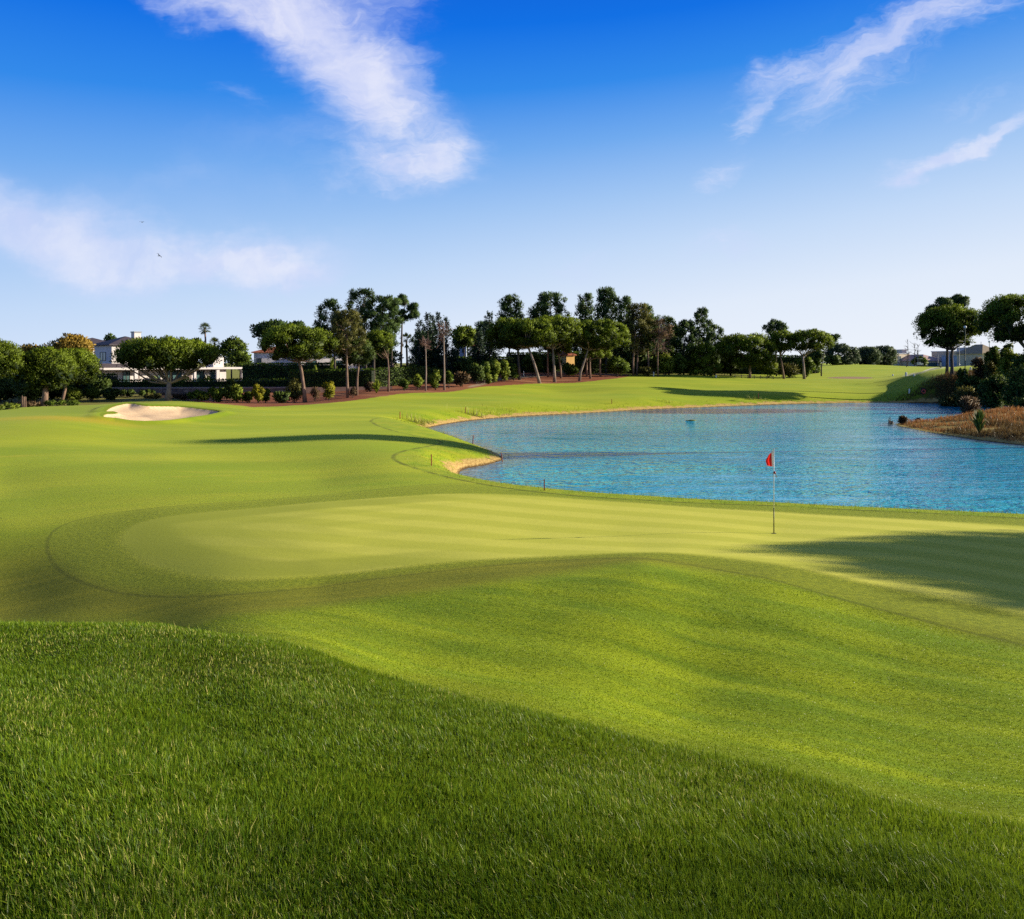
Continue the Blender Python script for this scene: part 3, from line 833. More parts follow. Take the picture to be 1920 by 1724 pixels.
def blade_mat(name, root, body, tip, dry, trans=0.35, glow=(0.30, 0.40, 0.02), spec=0.22):
    m, nt = new_mat(name)
    N = NT(nt)
    t, al = N.attr('tint'), N.attr('along')
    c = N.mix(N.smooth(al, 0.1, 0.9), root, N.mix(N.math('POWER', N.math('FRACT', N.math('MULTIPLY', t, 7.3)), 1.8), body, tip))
    c = N.mix(N.smooth(t, 0.90, 0.97), c, dry)
    d = N.node('ShaderNodeBsdfPrincipled', {'Base Color': c, 'Roughness': 0.42, 'Specular IOR Level': spec})
    tr = N.node('ShaderNodeBsdfTranslucent', {'Color': N.mix(0.5, c, glow)})
    mx = N.node('ShaderNodeMixShader', {0: trans})
    nt.links.new(d.outputs[0], mx.inputs[1])
    nt.links.new(tr.outputs[0], mx.inputs[2])
    N.out(mx.outputs[0])
    return m


def scatter(poly, n, x0, x1, y0, y1, dens=None, margin=0.0):
    x = rng.uniform(x0, x1, n)
    y = y0 * (y1 / y0) ** rng.random(n) if y0 > 0 else rng.uniform(y0, y1, n)
    return x, y


# long first rough in front: density follows distance so that the turf closes everywhere
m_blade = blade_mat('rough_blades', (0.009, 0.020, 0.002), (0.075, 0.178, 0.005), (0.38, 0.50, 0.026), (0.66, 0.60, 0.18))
n = 1400000
u = rng.uniform(-0.95, 0.95, n)
yy = 1.15 * (12.0 / 1.15) ** (rng.random(n) ** 0.9)
xx = u * (yy + 0.5)
# about equal numbers per log distance, so the blades grow sparser outwards
s = poly_sdf(xx, yy, ROUGH)
jit = 0.06 * rng.normal(size=n) + 0.05 * np.sin(xx * 5 + yy * 3)
keep = (s + jit > 0.0) & (yy < 11)
xx, yy, s = xx[keep], yy[keep], s[keep]
n = len(xx)


def tufts(x, y, k, ph):
    return np.sin(x * k + 1.3 * np.sin(y * k * 0.7 + ph) + ph) * np.sin(y * k * 1.15 + 1.1 * np.sin(x * k * 0.9 + 2 * ph))


tuft = 0.5 + 0.3 * tufts(xx, yy, 3.3, 0.4) + 0.2 * tufts(xx, yy, 9.0, 1.7)
L = rng.uniform(0.025, 0.058, n) * (0.6 + 0.8 * tuft) * np.where(rng.random(n) < 0.05, 1.6, 1.0)
wd = rng.uniform(0.0020, 0.0040, n) * np.clip(0.7 + yy / 8.0, 0.8, 1.9)
lie = np.stack([-0.45 + 0.9 * tufts(xx, yy, 2.1, 2.2), -0.1 + 0.9 * tufts(xx, yy, 2.6, 4.1), np.zeros(n)], 1)
tn = rng.random(n)
tn = np.where(rng.random(n) < np.clip(0.03 + 0.07 * tufts(xx, yy, 1.7, 0.9), 0.008, 0.12), 0.99, tn * 0.9)
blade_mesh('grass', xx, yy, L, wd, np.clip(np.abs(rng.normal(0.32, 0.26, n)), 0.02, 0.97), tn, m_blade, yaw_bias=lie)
# the close-mown bank between the long rough and the green
n = 380000
yy = 2.6 * (12.5 / 2.6) ** (rng.random(n) ** 0.9)
xx = rng.uniform(-0.75, 0.82, n) * (yy + 0.4)
s = poly_sdf(xx, yy, ROUGH)
keep = (s < 0.03) & (poly_sdf(xx, yy, LOBE) > 0.1 * rng.normal(size=n)) & (poly_sdf(xx, yy, COLLAR) < -0.05)
xx, yy = xx[keep], yy[keep]
n = len(xx)
m_mown = blade_mat('mown_blades', (0.16, 0.20, 0.004), (0.20, 0.29, 0.004), (0.36, 0.41, 0.010), (0.55, 0.50, 0.12), 0.3)
blade_mesh('mown_grass', xx, yy, rng.uniform(0.008, 0.019, n), rng.uniform(0.003, 0.006, n) * np.clip(yy / 5, 0.8, 2), np.clip(np.abs(rng.normal(0.5, 0.3, n)), 0.05, 0.95), rng.random(n) * 0.95, m_mown)

# ---------------------------------------------------------------- vegetation materials
F_STONE = foliage_mat('stone_pine_needles', (0.007, 0.020, 0.004), (0.26, 0.35, 0.018), trans=0.2)
F_MARIT = foliage_mat('maritime_needles', (0.009, 0.030, 0.012), (0.115, 0.185, 0.034), trans=0.2)
F_OLIVE = foliage_mat('tired_needles', (0.034, 0.040, 0.012), (0.200, 0.190, 0.040))
F_CEDAR = foliage_mat('cedar_needles', (0.006, 0.018, 0.013), (0.042, 0.082, 0.038), trans=0.12)
F_AUTUMN = foliage_mat('yellow_brown_leaves', (0.10, 0.075, 0.010), (0.50, 0.33, 0.055))
F_DARK = foliage_mat('dark_shrub_leaves', (0.012, 0.028, 0.007), (0.130, 0.190, 0.026), trans=0.15)
F_MID = foliage_mat('green_shrub_leaves', (0.020, 0.046, 0.006), (0.170, 0.240, 0.022))
F_BRIGHT = foliage_mat('light_shrub_leaves', (0.040, 0.075, 0.006), (0.30, 0.36, 0.035))
F_YELLOW = foliage_mat('golden_shrub_leaves', (0.070, 0.085, 0.004), (0.42, 0.38, 0.020))
F_BROWN = foliage_mat('dry_twigs_and_leaves', (0.035, 0.024, 0.012), (0.20, 0.125, 0.060), trans=0.1)
F_GREY = foliage_mat('hazy_needles', (0.030, 0.052, 0.034), (0.120, 0.165, 0.070))
F_PALM = foliage_mat('palm_fronds', (0.020, 0.042, 0.010), (0.130, 0.165, 0.035), spec=0.4)
F_HEDGE = foliage_mat('clipped_hedge_leaves', (0.014, 0.034, 0.006), (0.135, 0.215, 0.018), trans=0.1)
B_PINE = pmat('pine_bark', (0.26, 0.165, 0.115), (0.12, 0.075, 0.055), 3.0, 0.95, 0.6, stretch=(1, 1, 0.35))
B_GREY = pmat('grey_bark', (0.33, 0.25, 0.20), (0.16, 0.115, 0.095), 2.5, 0.95, 0.6, stretch=(1, 1, 0.3))
B_DARK = pmat('dark_bark', (0.11, 0.085, 0.065), (0.05, 0.04, 0.032), 3.0, 0.95, 0.5, stretch=(1, 1, 0.3))
B_DEAD = pmat('dead_wood', (0.30, 0.17, 0.13), (0.17, 0.09, 0.075), 4.0, 0.95, 0.3)

B_LEAFY = pmat('dark_inner_growth', (0.010, 0.020, 0.006), (0.005, 0.010, 0.003), 4.0, 0.95, 0.6)


def xz(px, py, Y):
    return (px - CX) / F * Y, CZ - (py - HY) / F * Y


def nleaf(a_px, k=0.75, lo=900, hi=14000):
    return int(min(max(a_px * k + 700, lo), hi))


def trunk_path(base, pts, Y, dy=0.0):
    """base on the ground, then the given bends up to the crown"""
    out = [np.array(base) - (0, 0, 0.15)]
    for px, py in pts:
        x, z = xz(px, py, Y)
        out.append(np.array([x, base[1] + dy * len(out), z]))
    return out


def limb(mb, a, b, r0, r1, sag=0.0, n=5):
    a, b = np.array(a, float), np.array(b, float)
    d = b - a
    side = norm(np.cross(d, rng.normal(size=3))) * np.linalg.norm(d) * 0.08
    pts = [a, a + d * 0.35 + side + (0, 0, -sag), a + d * 0.7 + side * 0.6 + (0, 0, -sag * 0.5), b]
    mb.tube(pts, [r0, r0 * 0.72 + r1 * 0.28, (r0 + r1) / 2, r1], n, cap=False)


def stone_pine(label, Y, crown, base_px, path, mat=None, bark=None, rt=0.20, group='umbrella-crowned stone pines', dens=1.0, flatb=0.35, limbs=14, deep=1.0, cat='pine tree', base=None):
    mat, bark = mat or F_STONE, bark or B_PINE
    pl, pr, pt, pb = crown
    base = on_ground(base_px, Y) if base is None else np.array(base, float)
    root = empty('stone_pine', base, label, cat, group)
    x0, zt = xz(pl, pt, Y)
    x1, zb = xz(pr, pb, Y)
    cx, rx, hgt = (x0 + x1) / 2, (x1 - x0) / 2 * 0.95, zt - zb
    ry = rx * 0.92 * deep
    cy = base[1]
    tp = trunk_path(base, path, Y)
    rt = rt * 0.82
    r = [rt * 1.25] + [rt * (1 - 0.30 * (i + 1) / len(path)) for i in range(len(path))]
    tr = MB()
    tr.tube(tp, r, 9)
    fork = tp[-1]
    lv = Leaves()
    a_px = (pr - pl) * (pb - pt)
    n_all = nleaf(a_px, 2.0 * dens, 2200, 22000)
    n_all = int(n_all * dens) if dens < 0.5 else n_all
    cl = []
    K = int(np.clip(26 + a_px / 210, 28, 70))
    ga = math.pi * (3 - math.sqrt(5))
    rc0 = max(rx * 0.205, hgt * 0.165)
    lump = rng.uniform(0, 6.28, 3)
    for k in range(K):                                   # clumps over the dome
        s = (k + 0.5) / K
        th = k * ga + rng.normal() * 0.25
        q = math.sqrt(1 - s * s * 0.999)
        rc = rc0 * rng.uniform(0.75, 1.25)
        wob = 1 + 0.09 * math.sin(2 * th + lump[0]) + 0.07 * math.sin(3 * th + lump[1]) + rng.normal() * 0.03
        rr = (rx - rc * 0.72) * q ** 0.75 * wob
        z0_ = zb + hgt * flatb * 0.55
        z = z0_ + rc * 0.5 + (zt - z0_ - rc * 1.25) * s ** 0.74 + rng.normal() * 0.03 * hgt
        cl.append((np.array([cx + rr * math.cos(th), cy + rr * ry / rx * math.sin(th), min(z, zt - rc * 0.72)]), rc, 0.25 + 0.2 * s))
    for k in range(int(K * 0.55)):                       # irregular underside, its shade painted in as a dark tint
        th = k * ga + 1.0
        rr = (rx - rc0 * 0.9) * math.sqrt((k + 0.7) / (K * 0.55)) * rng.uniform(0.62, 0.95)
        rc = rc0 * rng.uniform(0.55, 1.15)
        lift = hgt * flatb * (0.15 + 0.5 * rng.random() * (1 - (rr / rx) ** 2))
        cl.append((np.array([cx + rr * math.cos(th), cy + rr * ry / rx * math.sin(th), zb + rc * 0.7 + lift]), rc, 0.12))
    wt = np.array([c[1] ** 2 for c in cl])
    wt = wt / wt.sum()
    L = max(0.0025 * Y, 0.05 * rx)
    for (c, rc, t), w in zip(cl, wt):
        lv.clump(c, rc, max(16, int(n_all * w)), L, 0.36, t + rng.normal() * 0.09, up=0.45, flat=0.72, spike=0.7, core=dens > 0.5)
    lv.build('crown', mat, root)
    order = rng.permutation(len(cl))[:limbs]
    for i in order:
        c = cl[i][0]
        limb(tr, fork - (0, 0, 0.1), c - (0, 0, cl[i][1] * 0.3), rt * 0.36, rt * 0.10, 0.06 * rx)
    tr.build('trunk', bark, root, smooth=True)
    return root


def maritime_pine(label, Y, crown, base_px, path, mat=None, bark=None, rt=0.16, group='tall dark pines behind the fairway', dens=1.0, K=None, rc=0.21, taper=0.24, gap=0.0, name='maritime_pine', cat='pine tree', tufts=None, spike=1.1):
    mat, bark = mat or F_MARIT, bark or B_DARK
    pl, pr, pt, pb = crown
    base = on_ground(base_px, Y)
    root = empty(name, base, label, cat, group)
    x0, zt = xz(pl, pt, Y)
    x1, zb = xz(pr, pb, Y)
    cx, rx, hgt = (x0 + x1) / 2, (x1 - x0) / 2, zt - zb
    cy = base[1]
    tp = trunk_path(base, path, Y)
    top = np.array([cx + rx * 0.05, cy, zt - 0.12 * hgt])
    tp.append((tp[-1] * 0.45 + top * 0.55) + rng.normal(size=3) * 0.04 * rx)
    tp.append(top)
    r = [rt * 1.2] + list(np.linspace(rt, rt * 0.18, len(tp) - 1))
    tr = MB()
    tr.tube(tp, r, 8)
    a_px = (pr - pl) * (pb - pt)
    n_all = nleaf(a_px, 1.05 * dens, 800, 12000)
    K = K or int(np.clip(20 + a_px / 110, 20, 64))
    cl = []
    rc0 = rc * (rx * hgt / 2) ** 0.5 * 1.05
    if tufts:
        for px, py, pr_ in tufts:
            x, z = xz(px, py, Y)
            cl.append((np.array([x, cy + rng.normal() * 0.25 * rx, z]), pr_ * Y / F))
    else:
        for k in range(K):
            h = (k + 0.5) / K
            wr = (1 - h) ** taper * (0.7 + 0.3 * min(1, h * 3.5)) * rng.uniform(0.8, 1.15)
            th = k * 2.39996 + rng.normal() * 0.5
            rr = rng.uniform(0.35, 1.0) ** 0.6
            rk = rc0 * (0.42 + 0.75 * rng.random() ** 1.6) * (0.7 + 0.3 * wr)
            e = max(rx * wr * rng.uniform(0.8, 1.15) - rk * 0.2, 0.02)
            cl.append((np.array([cx + e * rr * math.cos(th), cy + e * rr * math.sin(th), min(zb + hgt * h, zt - rk * 0.7)]), rk))
    wt = np.array([c[1] ** 2 for c in cl])
    wt = wt / wt.sum()
    L = max(0.0034 * Y, 0.2)
    for (c, rk), w in zip(cl, wt):
        lv_t = 0.38 + rng.normal() * 0.10
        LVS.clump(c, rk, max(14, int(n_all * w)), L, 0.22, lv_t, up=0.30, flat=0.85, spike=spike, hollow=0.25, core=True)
    LVS.build('crown', mat, root)
    LVS.__init__()
    axis = np.array(tp)
    for c, rk in cl:
        hz_ = c[2] - 0.35 * abs(c[0] - cx) - 0.2 * rk
        i = int(np.argmin(np.abs(axis[:, 2] - hz_)))
        z = np.clip(hz_, axis[1, 2], axis[-1, 2])
        p = np.array([np.interp(z, axis[:, 2], axis[:, j]) for j in range(3)])
        limb(tr, p, c, rt * 0.28, rt * 0.08, 0.0, 4)
    tr.build('trunk', bark, root, smooth=True)
    return root


LVS = Leaves()


def dead_pine(label, Y, crown, base_px, path, nt_=60, rt=0.10, mat=None, leaf=500, group='bare-topped dying pines', bark=None):
    pl, pr, pt, pb = crown
    base = on_ground(base_px, Y)
    root = empty('dead_pine', base, label, 'dead tree', group)
    x0, zt = xz(pl, pt, Y)
    x1, zb = xz(pr, pb, Y)
    cx, rx, hgt = (x0 + x1) / 2, (x1 - x0) / 2, zt - zb
    tp = trunk_path(base, path, Y)
    tr = MB()
    tr.tube(tp, [rt * 1.25] + list(np.linspace(rt, rt * 0.5, len(tp) - 1)), 8)
    tr.build('trunk', bark or B_GREY, root, smooth=True)
    tw = MB()
    top = tp[-1]
    for k in range(nt_):
        a = np.array([top[0], top[1], zb + (max(top[2], zb + 0.5 * hgt) - zb) * rng.random() * 0.8])
        d = norm(rng.normal(size=3) * (1, 1, 0.5) + (0, 0, 0.35))
        b = a + d * (rx, rx, hgt * 0.6) * rng.uniform(0.6, 1.05)
        limb(tw, a, b, 0.00022 * Y, 0.00008 * Y, 0, 3)
        for j in range(3):
            c = a + (b - a) * rng.uniform(0.4, 0.9)
            e = c + norm(d + rng.normal(size=3) * 0.8) * rx * 0.35
            tw.tube([c, e], [0.00015 * Y, 0.00007 * Y], 3, cap=False)
    tw.build('twigs', B_DEAD, root)
    if leaf:
        lv = Leaves()
        for k in range(14):
            th, q = rng.uniform(0, 6.283), math.sqrt(rng.random())
            lv.clump((cx + rx * 0.75 * q * math.cos(th), base[1] + rx * 0.75 * q * math.sin(th), zb + hgt * rng.uniform(0.25, 0.85)), rx * 0.3, leaf // 14, 0.0026 * Y, 0.2, 0.4 + 0.2 * rng.normal(), spike=0.3, hollow=0.1)
        lv.build('crown', mat or F_BROWN, root)
    return root


def cedar(label, Y, top, half, bot, base_px=None, dens=1.0, mat=None, group='dark spiky conifers in the middle of the tree line', levels=15):
    px, pt = top
    base = on_ground(base_px or px, Y)
    root = empty('conifer', base, label, 'conifer tree', group)
    x, zt = xz(px, pt, Y)
    _, zb = xz(px, bot, Y)
    R = half * Y / F
    hgt = zt - zb
    tr = MB()
    tr.tube([base - (0, 0, 0.1), (base + np.array([x, base[1], zt])) / 2, (x, base[1], zt - 0.2)], [0.2, 0.12, 0.02], 7)
    tr.build('trunk', B_DARK, root, smooth=True)
    lv = Leaves()
    L = 0.0034 * Y
    for l in range(levels):
        h = (l + 0.3) / levels
        rr = R * (1 - h) ** 0.85 * rng.uniform(0.8, 1.1) + 0.06 * R
        nb = int(6 + 6 * (1 - h))
        z0 = zb + hgt * h
        for k in range(nb):
            th = rng.uniform(0, 2 * math.pi)
            n = int(34 * dens * (0.35 + (1 - h)))
            t = rng.random(n) ** 0.7
            ln = rr * rng.uniform(0.75, 1.15)
            P = np.stack([x + math.cos(th) * ln * t, base[1] + math.sin(th) * ln * t, z0 + hgt / levels * (0.9 * t ** 2 * 1.0 - 0.9 * t * (1 - h)) + rng.normal(size=n) * 0.02 * hgt], 1)
            P[:, :2] += rng.normal(size=(n, 2)) * 0.10 * ln * (1.1 - t[:, None])
            D = np.stack([np.full(n, math.cos(th)), np.full(n, math.sin(th)), np.full(n, 0.35)], 1) + rng.normal(size=(n, 3)) * 0.45
            Nn = np.stack([np.full(n, math.cos(th) * 0.7), np.full(n, math.sin(th) * 0.7), np.full(n, 0.5)], 1) + rng.normal(size=(n, 3)) * 0.25
            lv.add(P, D, L * rng.uniform(0.7, 1.3, n), L * 0.3, np.clip(0.15 + 0.45 * t + 0.1 * rng.normal(size=n), 0, 1), Nn)
    n = int(60 * dens)
    lv.add(np.stack([x + rng.normal(size=n) * 0.03 * R, base[1] + rng.normal(size=n) * 0.03 * R, zt - hgt * 0.10 * rng.random(n)], 1), rng.normal(size=(n, 3)) * 0.4 + (0, 0, 0.9), L * 0.8, L * 0.2, 0.4, rng.normal(size=(n, 3)) + (0, 0, 0.5))
    lv.build('crown', mat or F_CEDAR, root)
    return root


def leafy_tree(label, Y, crown, base_px=None, mat=None, group='leafy trees around the villas', dens=1.0, rc=0.30, hollow=0.3, K=None, leaf=0.0032, cat='tree', name='broadleaf_tree', flat=0.9, trunk=True, wid=0.55):
    pl, pr, pt, pb = crown
    base = on_ground(base_px if base_px is not None else (pl + pr) / 2, Y)
    root = empty(name, base, label, cat, group)
    x0, zt = xz(pl, pt, Y)
    x1, zb = xz(pr, pb, Y)
    zb = max(zb, base[2] + 0.05)
    cx, cz_, rx, rz = (x0 + x1) / 2, (zt + zb) / 2, (x1 - x0) / 2, (zt - zb) / 2
    a_px = (pr - pl) * (pb - pt)
    n_all = nleaf(a_px, 0.8 * dens, 500, 9000)
    K = K or int(np.clip(10 + a_px / 160, 12, 40))
    lv = Leaves()
    tr = MB()
    m = min(rx, rz * 1.4)
    for k in range(K):
        d = norm(rng.normal(size=3) + (0, 0, 0.25))
        rk = rc * m * rng.uniform(0.75, 1.25)
        c = np.array([cx, base[1], cz_]) + d * np.array([max(rx - rk, 0.05), max(min(rx, 6) * 0.9 - rk, 0.05), max(rz - rk * flat, 0.05)]) * rng.uniform(0.55, 1.0)
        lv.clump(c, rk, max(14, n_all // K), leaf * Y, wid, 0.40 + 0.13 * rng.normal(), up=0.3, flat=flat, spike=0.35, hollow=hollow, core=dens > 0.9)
        if trunk and k % 3 == 0:
            limb(tr, (cx, base[1], zb + 0.1 * (zt - zb)), c, 0.07, 0.02, 0, 4)
    lv.build('crown' if trunk else 'foliage', mat or F_MID, root)
    if trunk:
        tr.tube([base - (0, 0, 0.1), (cx, base[1], zb + 0.15 * (zt - zb))], [0.16, 0.10], 7)
        tr.build('trunk', B_DARK, root)
    return root


def shrub(label, Y, box, mat=None, group='shrubs in the beds under the pines', dens=1.0, rc=0.36, leaf=0.0033, wid=0.5, K=None, cat='shrub', stems=True, base=None):
    """a multi-stemmed bush standing on the ground"""
    pl, pr, pt, pb = box
    base = on_ground((pl + pr) / 2, Y) if base is None else base
    root = empty('shrub', base, label, cat, group)
    rx = (pr - pl) / 2 * Y / F
    h = max(CZ - (pt - HY) / F * Y - base[2], 0.35)
    a_px = (pr - pl) * h * F / Y
    n_all = nleaf(a_px, 0.9 * dens, 260, 7000)
    K = K or int(np.clip(8 + a_px / 110, 9, 34))
    lv = Leaves()
    st = MB()
    m = min(rx, h * 0.7)
    ctr = np.array([base[0], base[1], base[2] + h * 0.5])
    for k in range(K):
        d = norm(rng.normal(size=3) + (0, 0, 0.2))
        rk = rc * m * rng.uniform(0.7, 1.25)
        c = ctr + d * np.array([max(rx - rk, 0.03), max(min(rx, 4.0) * 0.85 - rk, 0.03), max(h * 0.5 - rk * 0.8, 0.03)]) * rng.uniform(0.6, 1.0)
        c[2] = max(c[2], base[2] + rk * 0.55)
        lv.clump(c, rk, max(12, n_all // K), leaf * Y, wid, 0.40 + 0.14 * rng.normal(), up=0.35, flat=0.9, spike=0.6, hollow=0.25, core=dens > 0.55)
        if k % 3 == 0:
            st.tube([base - (0, 0, 0.05), (base + c) / 2 + (0, 0, -0.1 * h), c], [0.035, 0.025, 0.012], 4, cap=False)
    lv.build('foliage', mat or F_MID, root)
    if stems:
        st.build('stems', B_DARK, root)
    return root


def spiky_plant(label, Y, px, top, half, base_py=None, n=26, mat=None, wid=0.09, droop=0.5, group=None, name='yucca_plant', cat='plant'):
    base = on_ground(px, Y)
    root = empty(name, base, label, cat, group)
    h = max(CZ - (top - HY) / F * Y - base[2], 0.3)
    R = half * Y / F
    V, Fs, T, Nn = [], [], [], []
    mb = MB()
    tint = []
    for k in range(n):
        th = rng.uniform(0, 2 * math.pi)
        e = rng.uniform(0.1, 1.0)
        tip = base + np.array([math.cos(th) * R * e * 1.1, math.sin(th) * R * e * 1.1, h * (1.05 - droop * e ** 2 * rng.uniform(0.6, 1.2))])
        mid = base + (tip - base) * 0.5 + (0, 0, 0.14 * h)
        s = np.array([-math.sin(th), math.cos(th), 0.15 * rng.normal()]) * wid * (R + h) * 0.5
        b = len(mb.v)
        mb.add([base - s * 0.5, base + s * 0.5, mid + s, mid - s, tip], [(0, 1, 2, 3), (3, 2, 4)])
        tint += [0.15, 0.15, 0.5 + 0.2 * rng.normal(), 0.5, 0.85]
    ob = mb.build('leaves', mat or F_PALM, root)
    a = ob.data.attributes.new('tint', 'FLOAT', 'POINT')
    a.data.foreach_set('value', np.array(tint, dtype=np.float32))
    return root


def palm(label, Y, px, top, base_px, R_px, trunk_top_py, n=26, group='palms beside the villas', mat=None, tr_r=0.16, fan=True):
    base = on_ground(base_px, Y)
    root = empty('palm_tree', base, label, 'palm tree', group)
    x, z = xz(px, trunk_top_py, Y)
    R = R_px * Y / F
    tr = MB()
    tr.tube([base - (0, 0, 0.1), (base + np.array([x, base[1], z])) / 2 + (0.1, 0, 0), (x, base[1], z)], [tr_r * 1.3, tr_r, tr_r * 0.9], 9)
    tr.build('trunk', B_PINE, root, smooth=True)
    mb = MB()
    tint = []
    c = np.array([x, base[1], z])
    for k in range(n):
        th = k * 2.39996
        el_ = math.radians(np.interp(k, [0, n * 0.5, n - 1], [75, 20, -50]) + rng.normal() * 8)
        d = np.array([math.cos(th) * math.cos(el_), math.sin(th) * math.cos(el_), math.sin(el_)])
        hub = c + d * R * 0.5 + (0, 0, 0.05 * R)
        mb.tube([c, hub], [0.03, 0.02], 3, cap=False)
        tint += [0.3] * 6
        s = norm(np.cross(d, (0, 0, 1)))
        u_ = np.cross(s, d)
        for j in range(-5, 6):
            a = math.radians(j * (16 if fan else 8))
            dd = d * math.cos(a) + s * math.sin(a)
            tip = hub + dd * R * (0.55 - 0.02 * abs(j)) + u_ * 0.05 * R + (0, 0, -0.14 * R * abs(j) / 5 - 0.08 * R)
            w = np.cross(dd, u_) * 0.035 * R
            m_ = hub + (tip - hub) * 0.55 + u_ * 0.04 * R
            mb.add([hub, m_ + w, tip, m_ - w], [(0, 1, 2, 3)])
            tt = 0.35 + 0.5 * (el_ > 0) * rng.random() + 0.1 * rng.normal()
            tint += [tt] * 4
    ob = mb.build('crown', mat or F_PALM, root)
    a = ob.data.attributes.new('tint', 'FLOAT', 'POINT')
    a.data.foreach_set('value', np.clip(np.array(tint, dtype=np.float32), 0, 1))
    return root


def hedge(label, p0, p1, h0, h1, thick, mat=None, dens=1.0, group='clipped hedges by the villas', rough_=0.06, name='hedge', cat='hedge'):
    """clipped hedge between two plan points; h0, h1 are heights of its top edge above sea level"""
    p0, p1 = np.array(p0, float), np.array(p1, float)
    d = p1 - p0
    ln = np.linalg.norm(d)
    d /= ln
    nrm = np.array([d[1], -d[0]])
    g0, g1 = gz(*p0), gz(*p1)
    base = np.array([*((p0 + p1) / 2), (g0 + g1) / 2])
    Y = base[1]
    core = MB()
    k = 0.86

    def cor(t, s, top):
        q = p0 + d * ln * t + nrm * s
        zz = (g0 + (g1 - g0) * t) - 0.1 if not top else (h0 + (h1 - h0) * t) - 0.12
        return (q[0], q[1], zz)
    th = thick / 2 * k
    core.hexa([cor(0.003, th, 0), cor(0.997, th, 0), cor(0.997, -th, 0), cor(0.003, -th, 0), cor(0.003, th, 1), cor(0.997, th, 1), cor(0.997, -th, 1), cor(0.003, -th, 1)])
    L = 0.0026 * Y
    H = ((h0 - g0) + (h1 - g1)) / 2
    area = ln * H
    n = int(min(dens * area / (L * L * 0.5) * 4.5 + 400, 26000))
    t = rng.random(n)
    s = np.where(rng.random(n) < 0.62, 1.0, np.where(rng.random(n) < 0.6, rng.uniform(-1, 1, n), -1.0))
    top = np.abs(s) < 1
    hh_ = np.where(top, 1.0, rng.random(n))
    gz_ = g0 + (g1 - g0) * t
    zz = gz_ + ((h0 + (h1 - h0) * t) - gz_) * hh_
    q = p0[None] + d[None] * ln * t[:, None] + nrm[None] * (s * thick / 2)[:, None]
    Pp = np.stack([q[:, 0], q[:, 1], zz], 1) + rng.normal(size=(n, 3)) * rough_
    Nn = np.where(top[:, None], np.array([0, 0, 1.0]), np.concatenate([nrm[None] * s[:, None], np.zeros((n, 1))], 1)) + rng.normal(size=(n, 3)) * 0.35
    D = Nn * 0.5 + rng.normal(size=(n, 3)) * 0.6 + (0, 0, 0.3)
    lv = Leaves()
    lump = np.sin(q[:, 0] * 1.7) * np.sin(zz * 2.9 + q[:, 0]) * 0.12
    lv.add(Pp, D, L * rng.uniform(0.7, 1.3, n), L * 0.5, np.clip(0.32 + 0.35 * top + lump + 0.15 * rng.normal(size=n), 0, 1), Nn)
    root = empty(name, base, label, cat, group)
    lv.build('foliage', mat or F_HEDGE, root)
    core.build('branches', B_LEAFY, root)
    return root


def plan(px, Y):
    return ((px - CX) / F * Y, Y)


def zat(py, Y):
    return CZ - (py - HY) / F * Y


# ---------------------------------------------------------------- stone pines
stone_pine('bushy round stone pine cut off at the far end beside the villa garden', 66, (-75, 38, 637, 720), -30, [(-30, 735), (-25, 700)], rt=0.2, flatb=0.6, deep=0.9)
stone_pine('dark stone pine with a thick straight trunk behind the low oleanders', 70, (30, 138, 652, 742), 82, [(85, 742), (86, 722), (80, 700)], bark=B_PINE, rt=0.34, flatb=0.55)
stone_pine('dark stone pine on a thin leaning trunk beside the thick trunked one', 74, (88, 186, 653, 728), 108, [(118, 748), (122, 732), (126, 705)], rt=0.20, flatb=0.45)
stone_pine('lone wide stone pine with forked limbs behind the sand bunker', 80, (219, 401, 632, 702), 315, [(316, 735), (317, 718)], bark=B_GREY, rt=0.40, flatb=0.42, limbs=20)
stone_pine('rounded stone pine on a slim curved trunk at the edge of the mulch', 82, (487, 630, 610, 684), 572, [(569, 725), (565, 695), (560, 675)], rt=0.26, flatb=0.45, limbs=18)
stone_pine('small round bright green stone pine between the tall pines', 90, (681, 739, 621, 669), 728, [(729, 700), (727, 672)], rt=0.15, flatb=0.5)
stone_pine('low dark stone pine on a pale slanting trunk under the tall pines', 86, (628, 702, 634, 690), 669, [(670, 710), (674, 668)], mat=F_DARK, rt=0.17, flatb=0.4)
stone_pine('dark umbrella pine with a straight thick trunk beside the sandy path', 112, (908, 1010, 597, 660), 974, [(973, 690), (971, 655)], bark=B_DARK, rt=0.27, flatb=0.30, limbs=16)
stone_pine('umbrella pine on a pale trunk leaning over the mulch towards the path', 109, (938, 1050, 599, 656), 1012, [(1007, 700), (1001, 680), (990, 650)], bark=B_GREY, rt=0.27, flatb=0.35, limbs=16)
stone_pine('broad umbrella pine on a pale upright trunk in the centre of the mulch', 112, (978, 1102, 592, 650), 1040, [(1039, 690), (1036, 652)], bark=B_GREY, rt=0.28, flatb=0.32, limbs=16)
stone_pine('umbrella pine with a pale S-curved trunk at the end of the mulch bed', 114, (1070, 1177, 600, 660), 1086, [(1089, 698), (1095, 680), (1103, 655)], bark=B_GREY, rt=0.24, flatb=0.30, limbs=16)
stone_pine('broad low stone pine with a short branching trunk behind the wooden rail', 130, (1344, 1457, 626, 694), 1406, [(1406, 692), (1404, 680)], rt=0.26, flatb=0.35, limbs=18)
stone_pine('thin stone pine under a taller pine top, twin forked trunk', 131, (1436, 1496, 621, 663), 1470, [(1467, 690), (1463, 668)], rt=0.22, flatb=0.3)
stone_pine('tidy umbrella pine on a tall straight trunk at the end of the tree row', 130, (1478, 1561, 618, 661), 1508, [(1507, 690), (1505, 668)], bark=B_GREY, rt=0.28, flatb=0.3, limbs=16)
